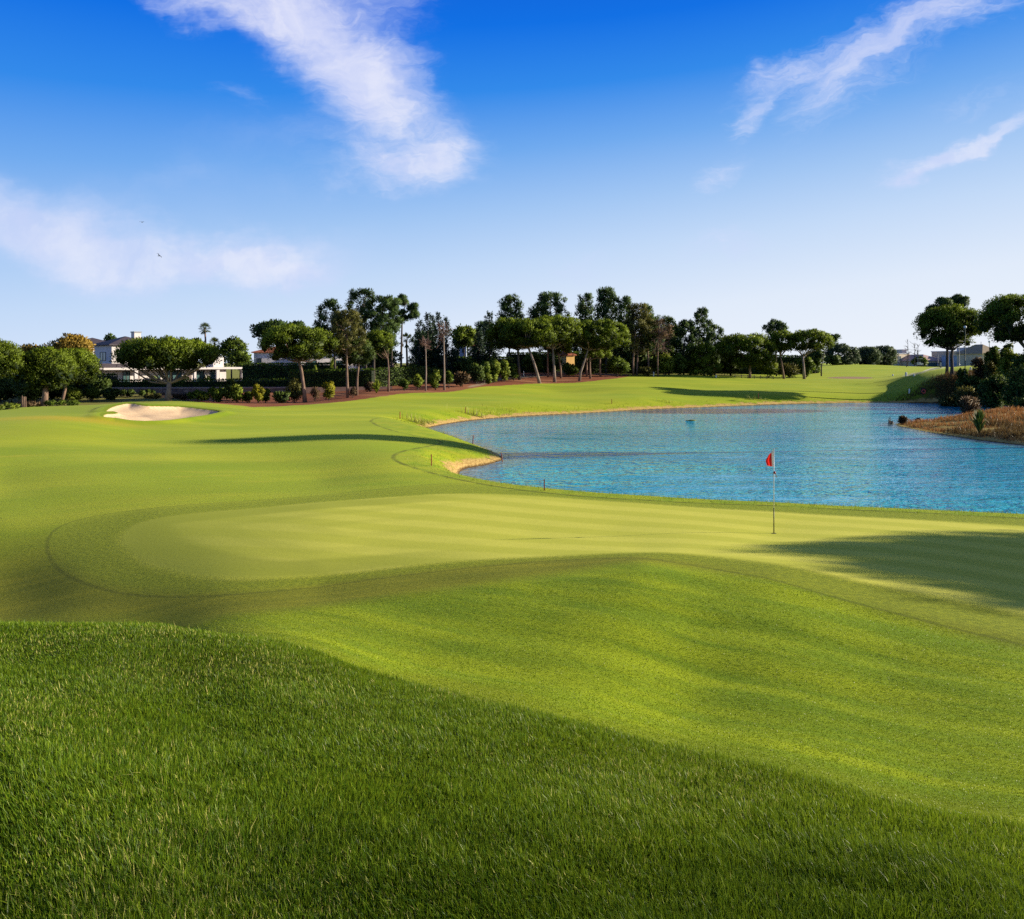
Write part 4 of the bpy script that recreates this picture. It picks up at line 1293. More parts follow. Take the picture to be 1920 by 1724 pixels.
stone_pine('small distant stone pine closest to the tree row', 188, (1547, 1607, 646, 690), 1572, [(1574, 680), (1575, 668)], mat=F_GREY, rt=0.2, group='distant stone pines on the mound')
stone_pine('middle one of the distant stone pines', 196, (1600, 1652, 650, 690), 1626, [(1626, 680), (1626, 670)], mat=F_GREY, rt=0.2, group='distant stone pines on the mound')
stone_pine('distant stone pine closest to the pale buildings', 204, (1634, 1682, 649, 690), 1660, [(1660, 680), (1660, 670)], mat=F_GREY, rt=0.2, group='distant stone pines on the mound')
stone_pine('tall dense stone pine with a bare forked trunk on the far bank', 104, (1722, 1838, 572, 660), 1785, [(1785, 690), (1784, 668), (1786, 655)], bark=B_DARK, rt=0.30, flatb=0.5, limbs=18, deep=0.95)
stone_pine('big dark stone pine at the edge of the photo on the shrubby bank', 88, (1834, 1985, 551, 655), 1950, [(1945, 680), (1925, 655), (1905, 632)], bark=B_DARK, rt=0.30, flatb=0.5, limbs=18)
# unseen pines that shade green and pond, and one added to darken the rough
for lab, bx, by, hgt, rx, ch in (('stone pine standing out of view that shades the putting green', 42.4, 17.6, 10.6, 5.4, 5.8),
                                 ('unseen stone pine added to shade the long rough', 25.0, 4.0, 10.2, 2.6, 4.2),
                                 ('tall slim pine standing out of view that shades the pond', 47.0, 49.5, 19.5, 2.0, 10.0)):
    b = np.array([bx, by, gz(bx, by)])
    Yv = by
    px0, px1 = (bx - rx) / Yv * F + CX, (bx + rx) / Yv * F + CX
    pt_, pb_ = HY + (CZ - b[2] - hgt) / Yv * F, HY + (CZ - b[2] - hgt + ch) / Yv * F
    stone_pine(lab, Yv, (px0, px1, pt_, pb_), 0, [((bx + 0.1) / Yv * F + CX, HY + (CZ - b[2] - (hgt - ch) * f_) / Yv * F) for f_ in (0.5, 0.97)], base=b, rt=0.3, group='pines out of view', flatb=0.45, dens=0.22 if 'rough' in lab else 2.5)

# ---------------------------------------------------------------- tall pines
maritime_pine('dark pine lowest of the tall trio above the villa hedge', 102, (586, 656, 564, 670), 630, [(628, 690), (626, 650)], rc=0.25)
maritime_pine('tallest dark pine of the clump above the villa hedge', 100, (634, 724, 545, 655), 685, [(686, 690), (684, 640)], rc=0.25, dens=1.2)
maritime_pine('dark pine with a pale crooked branch beside the tallest one', 98, (688, 756, 557, 655), 702, [(701, 690), (702, 640)], rc=0.25, dens=1.1)
maritime_pine('slender pine with separate tufts on thin upright stems', 104, (720, 756, 564, 640), 734, [(734, 690), (735, 640)], tufts=[(733, 574, 8), (745, 568, 8), (727, 576, 7), (740, 580, 8), (722, 600, 8), (735, 607, 9), (748, 604, 8), (728, 618, 10), (742, 614, 9)], rt=0.14)
maritime_pine('tallest thin pine with a bare trunk and tufts held out on side arms', 106, (738, 786, 553, 640), 752, [(752, 690), (753, 640), (754, 600)], tufts=[(755, 562, 8), (757, 569, 7), (752, 566, 6), (756, 588, 6), (771, 581, 7), (778, 577, 7), (776, 590, 8), (780, 594, 6), (772, 596, 6), (757, 599, 7), (750, 590, 5)], rt=0.17)
maritime_pine('thin brownish green pine on a tall pink trunk in the mulch', 84, (612, 692, 584, 662), 652, [(651, 715), (650, 680), (650, 650)], mat=F_OLIVE, bark=B_PINE, rt=0.16, rc=0.24, dens=0.8)
maritime_pine('dark pine tops rising just before the umbrella pines', 134, (922, 990, 556, 650), 955, [(955, 660), (955, 620)], rc=0.25)
maritime_pine('wide dark pine top behind the broad umbrella pine', 137, (980, 1080, 551, 655), 1030, [(1030, 670), (1030, 620)], rc=0.23, dens=1.1, taper=0.3)
maritime_pine('narrow dark pine top between two bigger pine tops', 136, (1074, 1120, 553, 655), 1098, [(1098, 670), (1098, 620)], rc=0.25)
maritime_pine('tallest ragged pine top behind the S-curved trunk', 133, (1108, 1166, 542, 660), 1137, [(1137, 680), (1137, 640)], rc=0.24, dens=1.1)
maritime_pine('dark pine leaning against the tallest ragged pine', 131, (1146, 1196, 558, 668), 1166, [(1166, 690), (1167, 640)], rc=0.26)
maritime_pine('greyish pine on a tall bare double trunk at the end of the mulch', 126, (1166, 1226, 572, 662), 1188, [(1187, 680), (1190, 640), (1191, 620)], mat=F_OLIVE, bark=B_PINE, rt=0.17, rc=0.25)
maritime_pine('thin pine with feathery tufts reaching out to one side', 127, (1192, 1236, 573, 655), 1194, [(1195, 680), (1197, 640)], rt=0.14, rc=0.22, bark=B_PINE, dens=0.8)
maritime_pine('pine on a pink trunk behind a round brownish crown', 128, (1200, 1246, 592, 658), 1216, [(1216, 680), (1214, 650)], rt=0.16, bark=B_PINE)
dead_pine('browning pine with a twiggy reddish crown and thin trunk', 125, (1216, 1264, 594, 656), 1234, [(1233, 680), (1234, 640), (1236, 608)], nt_=70, rt=0.12, leaf=2000, bark=B_PINE)
maritime_pine('green pine behind the browning one', 136, (1230, 1276, 596, 680), 1254, [(1254, 690), (1254, 650)], rc=0.27, mat=F_MID)
maritime_pine('dark open pine at the start of the many tipped group', 134, (1260, 1316, 603, 700), 1282, [(1281, 690), (1282, 650)], rc=0.22, dens=0.85, spike=1.6)
maritime_pine('pine with several sharp upright tips in the middle of its group', 135, (1286, 1344, 580, 690), 1302, [(1301, 690), (1303, 650)], rc=0.20, dens=0.95, spike=1.9)
maritime_pine('shorter pine at the end of the many tipped group', 136, (1318, 1362, 612, 680), 1340, [(1340, 690), (1340, 660)], rc=0.22, spike=1.6)
maritime_pine('low bushy pine with branches down to the grass', 131, (1284, 1354, 646, 704), 1320, [(1320, 700), (1320, 690)], rc=0.26, mat=F_STONE, taper=0.5, bark=B_PINE)
maritime_pine('airy pine top sticking out above the umbrella pines', 140, (1430, 1476, 603, 632), 1456, [(1455, 670), (1455, 640)], tufts=[(1436, 616, 5), (1444, 612, 6), (1452, 606, 6), (1460, 609, 6), (1468, 612, 5), (1473, 617, 4), (1447, 620, 6), (1458, 618, 7), (1466, 622, 6), (1440, 624, 5)], rt=0.13)
maritime_pine('small pine tuft poking out past the tidy umbrella pine', 139, (1545, 1574, 630, 655), 1540, [(1540, 690), (1545, 660)], tufts=[(1556, 638, 6), (1564, 635, 6), (1570, 633, 4), (1567, 642, 5), (1558, 646, 6), (1550, 648, 7)], rt=0.12)
maritime_pine('knobbly pine behind the dense stone pine on the far bank', 108, (1724, 1816, 557, 640), 1775, [(1776, 690), (1776, 650)], tufts=[(1732, 598, 7), (1738, 590, 8), (1745, 583, 8), (1753, 580, 9), (1762, 573, 9), (1770, 567, 9), (1780, 569, 10), (1790, 566, 9), (1797, 561, 8), (1806, 565, 7), (1812, 563, 5), (1786, 575, 10), (1730, 607, 6), (1772, 578, 10), (1800, 572, 8)], rt=0.22)
for px_, topc, Yt, l_, mt in ((1028, (1004, 1052, 612, 660), 120, 'slim trunked pine standing just behind the broad umbrella pine', F_MARIT), (1052, (1030, 1076, 622, 664), 118, 'slim leaning pine behind the mulch bed', F_STONE),
                              (1101, (1082, 1122, 628, 668), 120, 'slim pine directly behind the S-curved trunk', F_MARIT), (1107, (1092, 1138, 634, 672), 117, 'slim pine on a pink trunk after the S-curved one', F_STONE), (1126, (1104, 1156, 630, 668), 121, 'slim pine standing alone in front of the leafy bush', F_STONE)):
    maritime_pine(l_, Yt, topc, px_, [(px_ - 1, 690), (px_ - 1 if px_ != 1052 else px_ - 6, 655)], mat=mt, bark=B_PINE, rt=0.15, rc=0.27, group='slim pines behind the umbrella pines', taper=0.25)

dead_pine('short dying pine with a round ball of bare twigs', 93, (787, 812, 625, 652), 798, [(799, 700), (798, 650), (797, 636)], nt_=60, rt=0.095, leaf=0)
dead_pine('tall dying pine with a pale trunk and a few reddish twigs', 95, (818, 852, 600, 640), 833, [(833, 700), (832, 640), (831, 606)], nt_=46, rt=0.12, leaf=260)

for px_, cr_, Yt, l_ in ((868, (842, 900, 616, 690), 146, 'dark pine behind the round green tree'), (905, (884, 934, 606, 690), 148, 'dark pine filling the gap before the broad conifer'), (1066, (1040, 1092, 610, 690), 150, 'dark pine far behind the gap between two umbrella pines'),
                          (1150, (1120, 1186, 606, 690), 150, 'dark pine far behind the leafy glossy bush'), (1214, (1184, 1250, 604, 690), 148, 'dark pine far behind the bare double trunk'), (1362, (1334, 1392, 634, 695), 150, 'dark pine behind the broad low stone pine'), (1262, (1236, 1290, 612, 690), 152, 'dark pine far behind the sunny green bush'), (790, (762, 826, 622, 700), 140, 'dark pine behind the spiky conifers')):
    maritime_pine(l_, Yt, cr_, px_, [(px_, 690), (px_, 660)], rc=0.27, group='dark pines deep in the belt', rt=0.15)

# ---------------------------------------------------------------- conifers and leafy trees
cedar('dark conifer first from the thin tufted pine', 113, (788, 603), 27, 700, 785)
cedar('dark conifer with the second highest tip', 115, (802, 590), 22, 700)
cedar('dark conifer squeezed in the middle of the spiky group', 117, (811, 594), 20, 700)
cedar('dark conifer behind the tall dying pine', 114, (823, 589), 23, 700)
cedar('dark conifer with drooping branches at the end of the spiky group', 112, (836, 598), 30, 700, 838)
cedar('broad dark conifer rising before the umbrella pines', 119, (918, 588), 36, 702, 918, dens=1.3)
cedar('low dark conifer in front of the broad one', 117, (898, 618), 22, 700, 898)
leafy_tree('flat topped dark green tree behind the slim curved pine', 140, (464, 594, 599, 648), 530, F_MARIT, dens=1.1, rc=0.36)
leafy_tree('round green tree beside the spiky conifers', 126, (843, 898, 608, 656), 870, F_STONE, dens=1.1, rc=0.34)
leafy_tree('tree with yellow brown leaves in front of the villa tower', 94, (88, 182, 623, 690), 140, F_AUTUMN, rc=0.30, dens=1.2)
leafy_tree('lower yellow brown tree half hidden by dark pines', 94, (24, 110, 640, 700), 66, F_AUTUMN, rc=0.28, dens=1.1)
leafy_tree('small dark treetop peeking over the villa roof', 150, (195, 219, 627, 660), 207, F_MARIT, rc=0.4)
leafy_tree('dark treetop between the wide pine and the palm', 128, (338, 392, 633, 680), 366, F_DARK, rc=0.34)
leafy_tree('light feathery tree behind the white pergola', 134, (400, 468, 628, 690), 434, F_MID, rc=0.28, dens=0.7)
leafy_tree('broad leaved garden tree in front of the red roof', 125, (425, 476, 655, 700), 450, F_MID, rc=0.34)
leafy_tree('dark tree mass behind the round pine and the villa hedge', 110, (640, 760, 640, 705), 700, F_DARK, rc=0.30, dens=0.9)
leafy_tree('pale leafy tree behind the bare saplings', 215, (1712, 1740, 670, 690), 1726, F_MID, rc=0.4)
palm('tall fan palm standing above the villa garden', 138, 384, 602, 388, 14, 617, n=30)
palm('lower fan palm with yellowed fronds beneath the tall palm', 136, 402, 632, 403, 14, 645, n=26, mat=F_YELLOW)
palm('feathery palm behind the thin tufted pine', 116, 762, 618, 762, 18, 640, n=24, fan=False)

# ---------------------------------------------------------------- shrubs and hedges
G1 = 'shrubs at the foot of the dark pines'
shrub('yellow green oleander bush cut by the photo edge near the grass mound', 58, (-30, 34, 771, 800), F_BRIGHT, G1, leaf=0.0042, wid=0.28)
shrub('dark tall bush filling the gap under the first stone pine', 78, (-40, 45, 700, 775), F_DARK, G1)
shrub('dark bush right behind the wooden stake bundle', 75, (30, 82, 715, 772), F_DARK, G1)
shrub('reddish brown fern like bush beside the stake bundle', 63, (22, 78, 766, 788), F_BROWN, G1, leaf=0.004, wid=0.25)
shrub('low leafy oleander around the thick pine trunk', 64, (78, 148, 754, 778), F_MID, G1, leaf=0.004, wid=0.28)
shrub('dark mass of leaves behind the thick pine trunk', 80, (70, 130, 710, 765), F_DARK, G1)
shrub('oleander with pale tips beside the thin leaning trunk', 76, (116, 156, 727, 762), F_BRIGHT, G1, leaf=0.0036, wid=0.28)
shrub('grey green oleander with white flowers in front of the stone wall', 78, (150, 190, 729, 760), F_MID, G1, leaf=0.0036, wid=0.28)
shrub('darker oleander at the beginning of the stone wall', 80, (184, 232, 731, 760), F_DARK, G1, leaf=0.0036)
shrub('dark bushy mass under the leaning stone pine crown', 84, (126, 214, 706, 742), F_DARK, G1)
shrub('dry grass and low weeds beside the forked pine trunk', 84, (322, 356, 745, 763), F_BROWN, G1, leaf=0.0045, wid=0.15)
shrub('weedy green tuft between the bunker and the stone wall', 84, (262, 304, 748, 762), F_OLIVE, G1, leaf=0.0045, wid=0.15)
shrub('broad dark bush filling the shade between the first two pines', 77, (20, 100, 690, 768), F_DARK, G1)
shrub('dark leafy thicket behind the two leaning pine trunks', 86, (90, 180, 692, 750), F_DARK, G1)
shrub('dark thicket below the autumn coloured tree', 90, (0, 90, 668, 750), F_DARK, G1)
shrub('dark shrubs along the foot of the stone wall', 89, (196, 300, 733, 757), F_DARK, G1)
G2 = 'shrubs in front of the stone wall'
shrub('dark green rounded bush next to the forked stone pine', 82, (350, 394, 734, 766), F_MID, G2)
shrub('leafy green bush with light leaves by the stone wall', 81, (388, 428, 727, 763), F_MID, G2)
shrub('tall dark bush reaching the hedge top', 86, (418, 446, 713, 760), F_DARK, G2)
shrub('yellow tinged upright bush beside the tall dark one', 81, (430, 460, 722, 762), F_BRIGHT, G2, dens=0.9)
shrub('small yellowing bush low in the mulch', 82, (455, 474, 733, 757), F_BRIGHT, G2)
shrub('bright golden conifer bush pointing upward', 80, (473, 495, 721, 761), F_YELLOW, G2, rc=0.42)
shrub('green bush touching the golden conifer bush', 82, (489, 506, 727, 756), F_MID, G2)
shrub('low dark spreading bush before the olive one', 81, (511, 546, 734, 758), F_DARK, G2)
shrub('tall olive green bush leaning on the curved pine', 82, (536, 569, 711, 758), F_OLIVE, G2, leaf=0.004, wid=0.25)
shrub('egg shaped golden shrub alone in the mulch', 82, (605, 629, 715, 750), F_YELLOW, G2, rc=0.42, dens=1.3)
shrub('bare brown twiggy shrub next to the golden egg shaped one', 83, (580, 602, 726, 752), F_BROWN, G2, dens=0.35, wid=0.15)
shrub('bare dry shrub between the two pink trunks', 84, (656, 668, 728, 746), F_BROWN, G2, dens=0.35, wid=0.15)
shrub('brown dried bush beside the spiky agave', 90, (684, 704, 718, 736), F_BROWN, G2, dens=0.6)
spiky_plant('spiky agave plant with pale arching leaves in the mulch', 88, 706, 711, 12, n=46, mat=F_BRIGHT, wid=0.10, droop=0.7, name='agave_plant')
spiky_plant('banana like plant with pale fans over the hedge', 99, 592, 686, 10, n=26, mat=F_BRIGHT, wid=0.17, droop=0.5, name='banana_plant')
spiky_plant('yellow leaved plant in front of the white house', 104, 624, 668, 9, n=26, mat=F_BRIGHT, wid=0.15, droop=0.6, name='banana_plant')
G3 = 'shrubs along the mulch under the conifers'
shrub('small bright bush below the thin tufted pine', 92, (750, 766, 712, 728), F_MID, G3)
shrub('pale leaved bush before the short dying pine', 94, (774, 792, 705, 727), F_BRIGHT, G3)
shrub('bright green bush between the two dying pines', 95, (806, 827, 695, 727), F_BRIGHT, G3, dens=1.2)
shrub('green bush pressed against the tall dying pine', 97, (835, 849, 698, 726), F_MID, G3)
shrub('brown grey bush after the tall dying pine', 99, (846, 882, 699, 725), F_BROWN, G3)
shrub('dark bush at the start of the sandy path', 104, (876, 912, 683, 719), F_DARK, G3)
shrub('pointed green bush beside the sandy path', 106, (898, 918, 676, 715), F_MID, G3)
shrub('leafy bright bush in the middle of the path side group', 107, (914, 938, 670, 706), F_BRIGHT, G3, dens=1.1)
shrub('round bright bush closest to the straight umbrella pine', 108, (934, 956, 677, 703), F_BRIGHT, G3)
shrub('last low bush of the path side group', 110, (953, 973, 683, 703), F_MID, G3)
shrub('little pale bush low on the mulch slope', 105, (908, 922, 701, 712), F_BRIGHT, G3)
shrub('dark shrub wall beneath the short dying pine', 106, (740, 800, 684, 724), F_DARK, G3)
shrub('dark shrub wall beneath the tall dying pine', 107, (796, 850, 690, 724), F_DARK, G3)
shrub('dark shrub wall beneath the round green tree', 112, (846, 905, 672, 716), F_DARK, G3)
G4 = 'shrubs beneath the tall pines'
shrub('big glossy dark bush before the bare double trunk', 122, (1130, 1182, 670, 706), F_MID, G4, leaf=0.0026)
shrub('low ochre bush at the foot of the double trunk', 125, (1196, 1226, 690, 706), F_OLIVE, G4)
shrub('sunny green bush behind the browning pine trunk', 128, (1224, 1268, 660, 706), F_BRIGHT, G4)
shrub('darker leafy bush beside the sunny one', 130, (1254, 1290, 666, 706), F_MID, G4)
shrub('green understory behind the leaning umbrella pine', 126, (976, 1022, 662, 706), F_MID, G4)
shrub('dark understory behind the broad umbrella pine', 128, (1012, 1058, 664, 706), F_DARK, G4)
shrub('dark understory in front of the yellow house', 126, (1078, 1132, 662, 706), F_DARK, G4)
shrub('dark understory behind the glossy bush', 131, (1160, 1230, 652, 706), F_DARK, G4)
shrub('deep shade undergrowth below the many tipped pines', 136, (1262, 1350, 662, 707), F_DARK, G4)
shrub('undergrowth below the broad low stone pine', 137, (1340, 1400, 664, 709), F_DARK, G4)
shrub('pale feathery bush behind the wooden rail', 134, (1418, 1462, 678, 710), F_BRIGHT, G4, leaf=0.004, wid=0.2, dens=0.9)
shrub('olive bush with pale tips beside the twin forked pine', 135, (1452, 1506, 682, 709), F_OLIVE, G4, leaf=0.004, wid=0.2)
shrub('green bush behind the tidy umbrella pine trunk', 136, (1496, 1528, 668, 711), F_MID, G4)
shrub('dark distant bush under the small stone pine', 150, (1508, 1552, 656, 690), F_DARK, G4)
shrub('dark bushes left of the distant stone pine trunks', 185, (1540, 1580, 668, 690), F_DARK, G4)
shrub('dark low growth under the middle distant stone pine', 196, (1578, 1630, 668, 689), F_GREY, G4)
shrub('dark low growth under the last distant stone pine', 206, (1628, 1682, 668, 688), F_GREY, G4)
shrub('low bush hiding the foot of the small yellow house', 124, (1052, 1088, 681, 706), F_MID, G4)
G5 = 'bushes on the shady far bank'
shrub('small dark round bush beside the green lamp post', 100, (1794, 1814, 688, 706), F_DARK, G5)
shrub('brown dry bush on the bank above the water', 99, (1822, 1850, 666, 706), F_BROWN, G5, leaf=0.004, wid=0.2)
shrub('second brown twiggy bush mixed with green', 97, (1842, 1872, 674, 706), F_OLIVE, G5, leaf=0.004, wid=0.2)
shrub('pointed green bush above the brown ones', 98, (1844, 1882, 650, 690), F_MID, G5)
shrub('yellow tinged bush top under the big dark pine', 94, (1870, 1918, 650, 690), F_BRIGHT, G5)
shrub('round dark bush under the big dark pine', 96, (1872, 1902, 636, 680), F_DARK, G5)
shrub('large dark bush at the water side of the bank', 86, (1836, 1896, 698, 742), F_DARK, G5)
shrub('largest dark bush climbing the bank to the edge', 82, (1872, 1990, 684, 750), F_DARK, G5)
shrub('dark bush high on the bank by the photo edge', 90, (1890, 1985, 648, 712), F_DARK, G5)
shrub('low dark bush spreading under the dense stone pine', 98, (1790, 1846, 702, 728), F_DARK, G5)
shrub('dark bush where the bank meets the dry grass', 76, (1898, 1970, 738, 775), F_DARK, G5)
shrub('low creeping bush just above the far water line', 93, (1758, 1806, 740, 756), F_OLIVE, G5)
shrub('scrubby grey green bush halfway up the bank', 91, (1786, 1836, 724, 748), F_OLIVE, G5)

hedge('low clipped hedge on top of the stone wall', plan(200, 97), plan(545, 99), zat(715, 97), zat(712.5, 99), 1.3)
hedge('square clipped hedge end beside the villa tower', plan(150, 99), plan(214, 98), zat(704, 99), zat(704, 98), 1.6)
hedge('tall dark hedge behind the pergola garden', plan(458, 112), plan(648, 110), zat(684, 112), zat(683, 110), 1.6)
hedge('tall lower hedge behind the pink trunks', plan(545, 98), plan(700, 97), zat(697, 98), zat(694, 97), 1.6)
hedge('dark hedge continuing behind the agave', plan(690, 100), plan(800, 106), zat(694, 100), zat(690, 106), 1.8)
hedge('dark hedge behind the conifers and bushes', plan(780, 122), plan(960, 128), zat(672, 122), zat(672, 128), 2.5)
hedge('long dark hedge far behind the umbrella pines', plan(950, 140), plan(1260, 144), zat(664, 140), zat(660, 144), 3.0)
hedge('overgrown dark hedge behind the broad low stone pine', plan(1250, 148), plan(1530, 152), zat(664, 148), zat(670, 152), 3.0)

# ---------------------------------------------------------------- stone wall below the villa
m_stone, nt = new_mat('rubble_stone')
N = NT(nt)
tc = N.node('ShaderNodeTexCoord').outputs['Object']
br = N.node('ShaderNodeTexBrick', {'Vector': N.mapping(tc, rot=(math.pi / 2, 0, 0)), 'Scale': 1.0, 'Mortar Size': 0.02, 'Brick Width': 0.7, 'Row Height': 0.28, 'Color1': (0.26, 0.16, 0.11, 1), 'Color2': (0.42, 0.30, 0.22, 1), 'Mortar': (0.07, 0.05, 0.04, 1)})
sn = N.noise(tc, 1.3, 4.0)
sb = N.node('ShaderNodeBsdfPrincipled', {'Base Color': N.mix(N.smooth(sn, 0.35, 0.7), br.outputs['Color'], (0.12, 0.085, 0.07)), 'Roughness': 0.95, 'Normal': N.bump(br.outputs['Fac'], 0.6, -0.05)})
N.out(sb.outputs[0])
M_WHITE = pmat('white_render', (0.68, 0.62, 0.59), (0.60, 0.55, 0.52), 0.7, 0.9, 0.05)
M_CREAM = pmat('cream_render', (0.60, 0.50, 0.36), (0.52, 0.43, 0.31), 0.7, 0.9)
M_YELLOWW = pmat('yellow_render', (0.80, 0.50, 0.16), (0.70, 0.42, 0.13), 0.7, 0.9)
M_GREYW = pmat('grey_render', (0.40, 0.42, 0.47), (0.34, 0.36, 0.41), 0.6, 0.9)
M_BLUEW = pmat('blue_grey_render', (0.36, 0.42, 0.55), (0.30, 0.36, 0.48), 0.6, 0.9)
M_SLATE = pmat('slate_tiles', (0.085, 0.065, 0.075), (0.05, 0.04, 0.05), 3.0, 0.75, 0.4, stretch=(1, 1, 3))
M_RED = pmat('terracotta_tiles', (0.42, 0.13, 0.055), (0.28, 0.085, 0.04), 3.0, 0.85, 0.4)
M_PINKR = pmat('faded_pink_tiles', (0.62, 0.42, 0.36), (0.50, 0.33, 0.28), 1.5, 0.85, 0.3)
M_THATCH = pmat('sandy_roof', (0.40, 0.31, 0.20), (0.30, 0.23, 0.15), 2.0, 0.9, 0.3)
M_FRAME = pmat('dark_window_frame', (0.045, 0.043, 0.045), (0.03, 0.03, 0.03), 5, 0.5)
M_METAL = pmat('grey_metal', (0.30, 0.31, 0.33), (0.22, 0.23, 0.25), 5, 0.45, metallic=0.6)
M_GREENP = pmat('dark_green_paint', (0.012, 0.055, 0.045), (0.008, 0.04, 0.035), 5, 0.45)
M_WOOD = pmat('weathered_wood', (0.30, 0.20, 0.13), (0.20, 0.13, 0.08), 8, 0.9, 0.3, stretch=(1, 1, 0.2))
M_GLASS, nt = new_mat('window_glass')
N = NT(nt)
gn = N.noise(N.node('ShaderNodeTexCoord').outputs['Object'], 0.8, 2.0)
gb = N.node('ShaderNodeBsdfPrincipled', {'Base Color': N.mix(gn, (0.04, 0.09, 0.09), (0.10, 0.17, 0.17)), 'Roughness': 0.08, 'Specular IOR Level': 0.5})
N.out(gb.outputs[0])

wl0, wl1 = np.array(plan(190, 94.5)), np.array(plan(545, 96.5))
wd_ = wl1 - wl0
wlen = np.linalg.norm(wd_)
ang = math.atan2(wd_[1], wd_[0])
wz = zat(729, 95)
wroot = empty('stone_wall', (*wl0, min(gz(*wl0), gz(*wl1)) - 0.2), 'low rubble stone retaining wall below the villa hedge', 'wall', rz=ang)


def lbox(name, root, mat, *boxes):
    m = MB()
    for b in boxes:
        m.box(*b)
    return m.build(name, mat, root, origin=(0, 0, 0))


wh = wz - wroot.location[2]
lbox('wall', wroot, m_stone, (0, wlen, -0.3, 0.3, 0, wh))
lbox('coping', wroot, pmat('pale_coping_stone', (0.36, 0.28, 0.24), (0.28, 0.21, 0.18), 3, 0.9), (-0.05, wlen + 0.05, -0.36, 0.36, wh + 0.002, wh + 0.16))
M_PANEL = pmat('rusty_boards', (0.20, 0.12, 0.10), (0.13, 0.08, 0.07), 2, 0.9)
w0, w1 = np.array(plan(560, 93)), np.array(plan(735, 97))
wroot2 = empty('stone_wall', (*w0, min(gz(*w0), gz(*w1)) - 0.2), 'low purplish wall behind the pink pine trunks', 'wall', rz=math.atan2(*(w1 - w0)[::-1]))
lbox('wall', wroot2, M_PANEL, (0, np.linalg.norm(w1 - w0), -0.15, 0.15, 0, zat(727, 93) - wroot2.location[2]))


# ---------------------------------------------------------------- villa (local axes: a along the front, b to the back)
def hip_roof(root, mat, a0, a1, b0, b1, z0, z1, over=0.45, name='roof'):
    m = MB()
    A0, A1, B0, B1 = a0 - over, a1 + over, b0 - over, b1 + over
    wa, wb_ = A1 - A0, B1 - B0
    t = 0.16
    if wa >= wb_:
        r0, r1 = (A0 + wb_ / 2, (B0 + B1) / 2), (A1 - wb_ / 2, (B0 + B1) / 2)
    else:
        r0, r1 = ((A0 + A1) / 2, B0 + wa / 2), ((A0 + A1) / 2, B1 - wa / 2)
    vs = [(A0, B0, z0), (A1, B0, z0), (A1, B1, z0), (A0, B1, z0), (A0, B0, z0 + t), (A1, B0, z0 + t), (A1, B1, z0 + t), (A0, B1, z0 + t), (*r0, z1), (*r1, z1)]
    fs = [(3, 2, 1, 0), (0, 1, 5, 4), (1, 2, 6, 5), (2, 3, 7, 6), (3, 0, 4, 7)]
    fs += [(4, 5, 9, 8), (6, 7, 8, 9), (5, 6, 9), (7, 4, 8)] if wa >= wb_ else [(5, 6, 9, 8), (7, 4, 8, 9), (4, 5, 8), (6, 7, 9)]
    m.add(vs, fs)
    return m.build(name, mat, root, origin=(0, 0, 0))


def window(root, a0, a1, b, z0, z1, mull=1, axis='a', glass=None):
    """a framed window standing 3 cm proud of the wall plane b (axis a: wall along a; axis b: wall along b at a = b value)"""
    f = MB()
    t = 0.09
    bars = [(a0, a1, z0, z0 + t), (a0, a1, z1 - t, z1), (a0, a0 + t, z0 + t, z1 - t), (a1 - t, a1, z0 + t, z1 - t)]
    for k in range(mull):
        c = a0 + (a1 - a0) * (k + 1) / (mull + 1)
        bars.append((c - t / 2, c + t / 2, z0 + t, z1 - t))
    for x0, x1, q0, q1 in bars:
        if axis == 'a':
            f.box(x0, x1, b - 0.07, b + 0.05, q0, q1)
        else:
            f.box(b - 0.07, b + 0.05, x0, x1, q0, q1)
    w = f.build('window', M_FRAME, root, origin=(0, 0, 0))
    g = MB()
    if axis == 'a':
        g.box(a0 + t * 0.5, a1 - t * 0.5, b - 0.03, b + 0.02, z0 + t * 0.5, z1 - t * 0.5)
    else:
        g.box(b - 0.03, b + 0.02, a0 + t * 0.5, a1 - t * 0.5, z0 + t * 0.5, z1 - t * 0.5)
    g.build('pane', glass or M_GLASS, w, origin=(0, 0, 0))
    return w


TH = math.radians(48)
VO = np.array([*plan(214, 103), 0.0])
VA = np.array([math.cos(TH), math.sin(TH)])
VB = np.array([-math.sin(TH), math.cos(TH)])
vz = 1.9
villa = empty('villa', (VO[0], VO[1], vz), 'white villa with a slate roofed tower and a long colonnaded wing', 'house', rz=TH)


def a_at(px, b=0.0):
    u = (px - CX) / F
    ox, oy = VO[0] + b * VB[0], VO[1] + b * VB[1]
    return (u * oy - ox) / (VA[0] - u * VA[1])


def z_at(py, a, b=0.0):
    Y = VO[1] + a * VA[1] + b * VB[1]
    return CZ - (py - HY) / F * Y - vz


aL, aR = a_at(172, 1.6), a_at(462)
zc = z_at(689, a_at(420))
tw0, tw1 = 0.0, 6.0
tb0, tb1 = 0.9, 7.6
ztw = z_at(648, 1.0)
lbox('tower', villa, M_WHITE, (tw0, tw1, tb0, tb1, zc + 0.2, ztw))
hip_roof(villa, M_SLATE, tw0, tw1, tb0, tb1, ztw + 0.002, z_at(631, 3, 4))
rwc = np.array(plan(173, 117.0)) - VO[:2]
ra, rb = float(rwc @ VA), float(rwc @ VB)
hip_roof(villa, M_SLATE, ra - 2.6, ra + 2.6, rb - 2.6, rb + 2.6, zat(648, 117) - vz, zat(633.5, 117) - vz)
lbox('rear_wing', villa, M_WHITE, (ra - 2.6, ra + 2.6, rb - 2.6, rb + 2.6, 0, zat(648, 117) - vz - 0.002))
a1w = a_at(424, 1.6)
lbox('wall', villa, M_WHITE, (aL, a1w, 1.6, 9.0, -0.2, zc - 0.3))
lbox('roof', villa, M_WHITE, (aL - 0.2, aR + 0.3, -0.35, 9.3, zc - 0.298, zc))
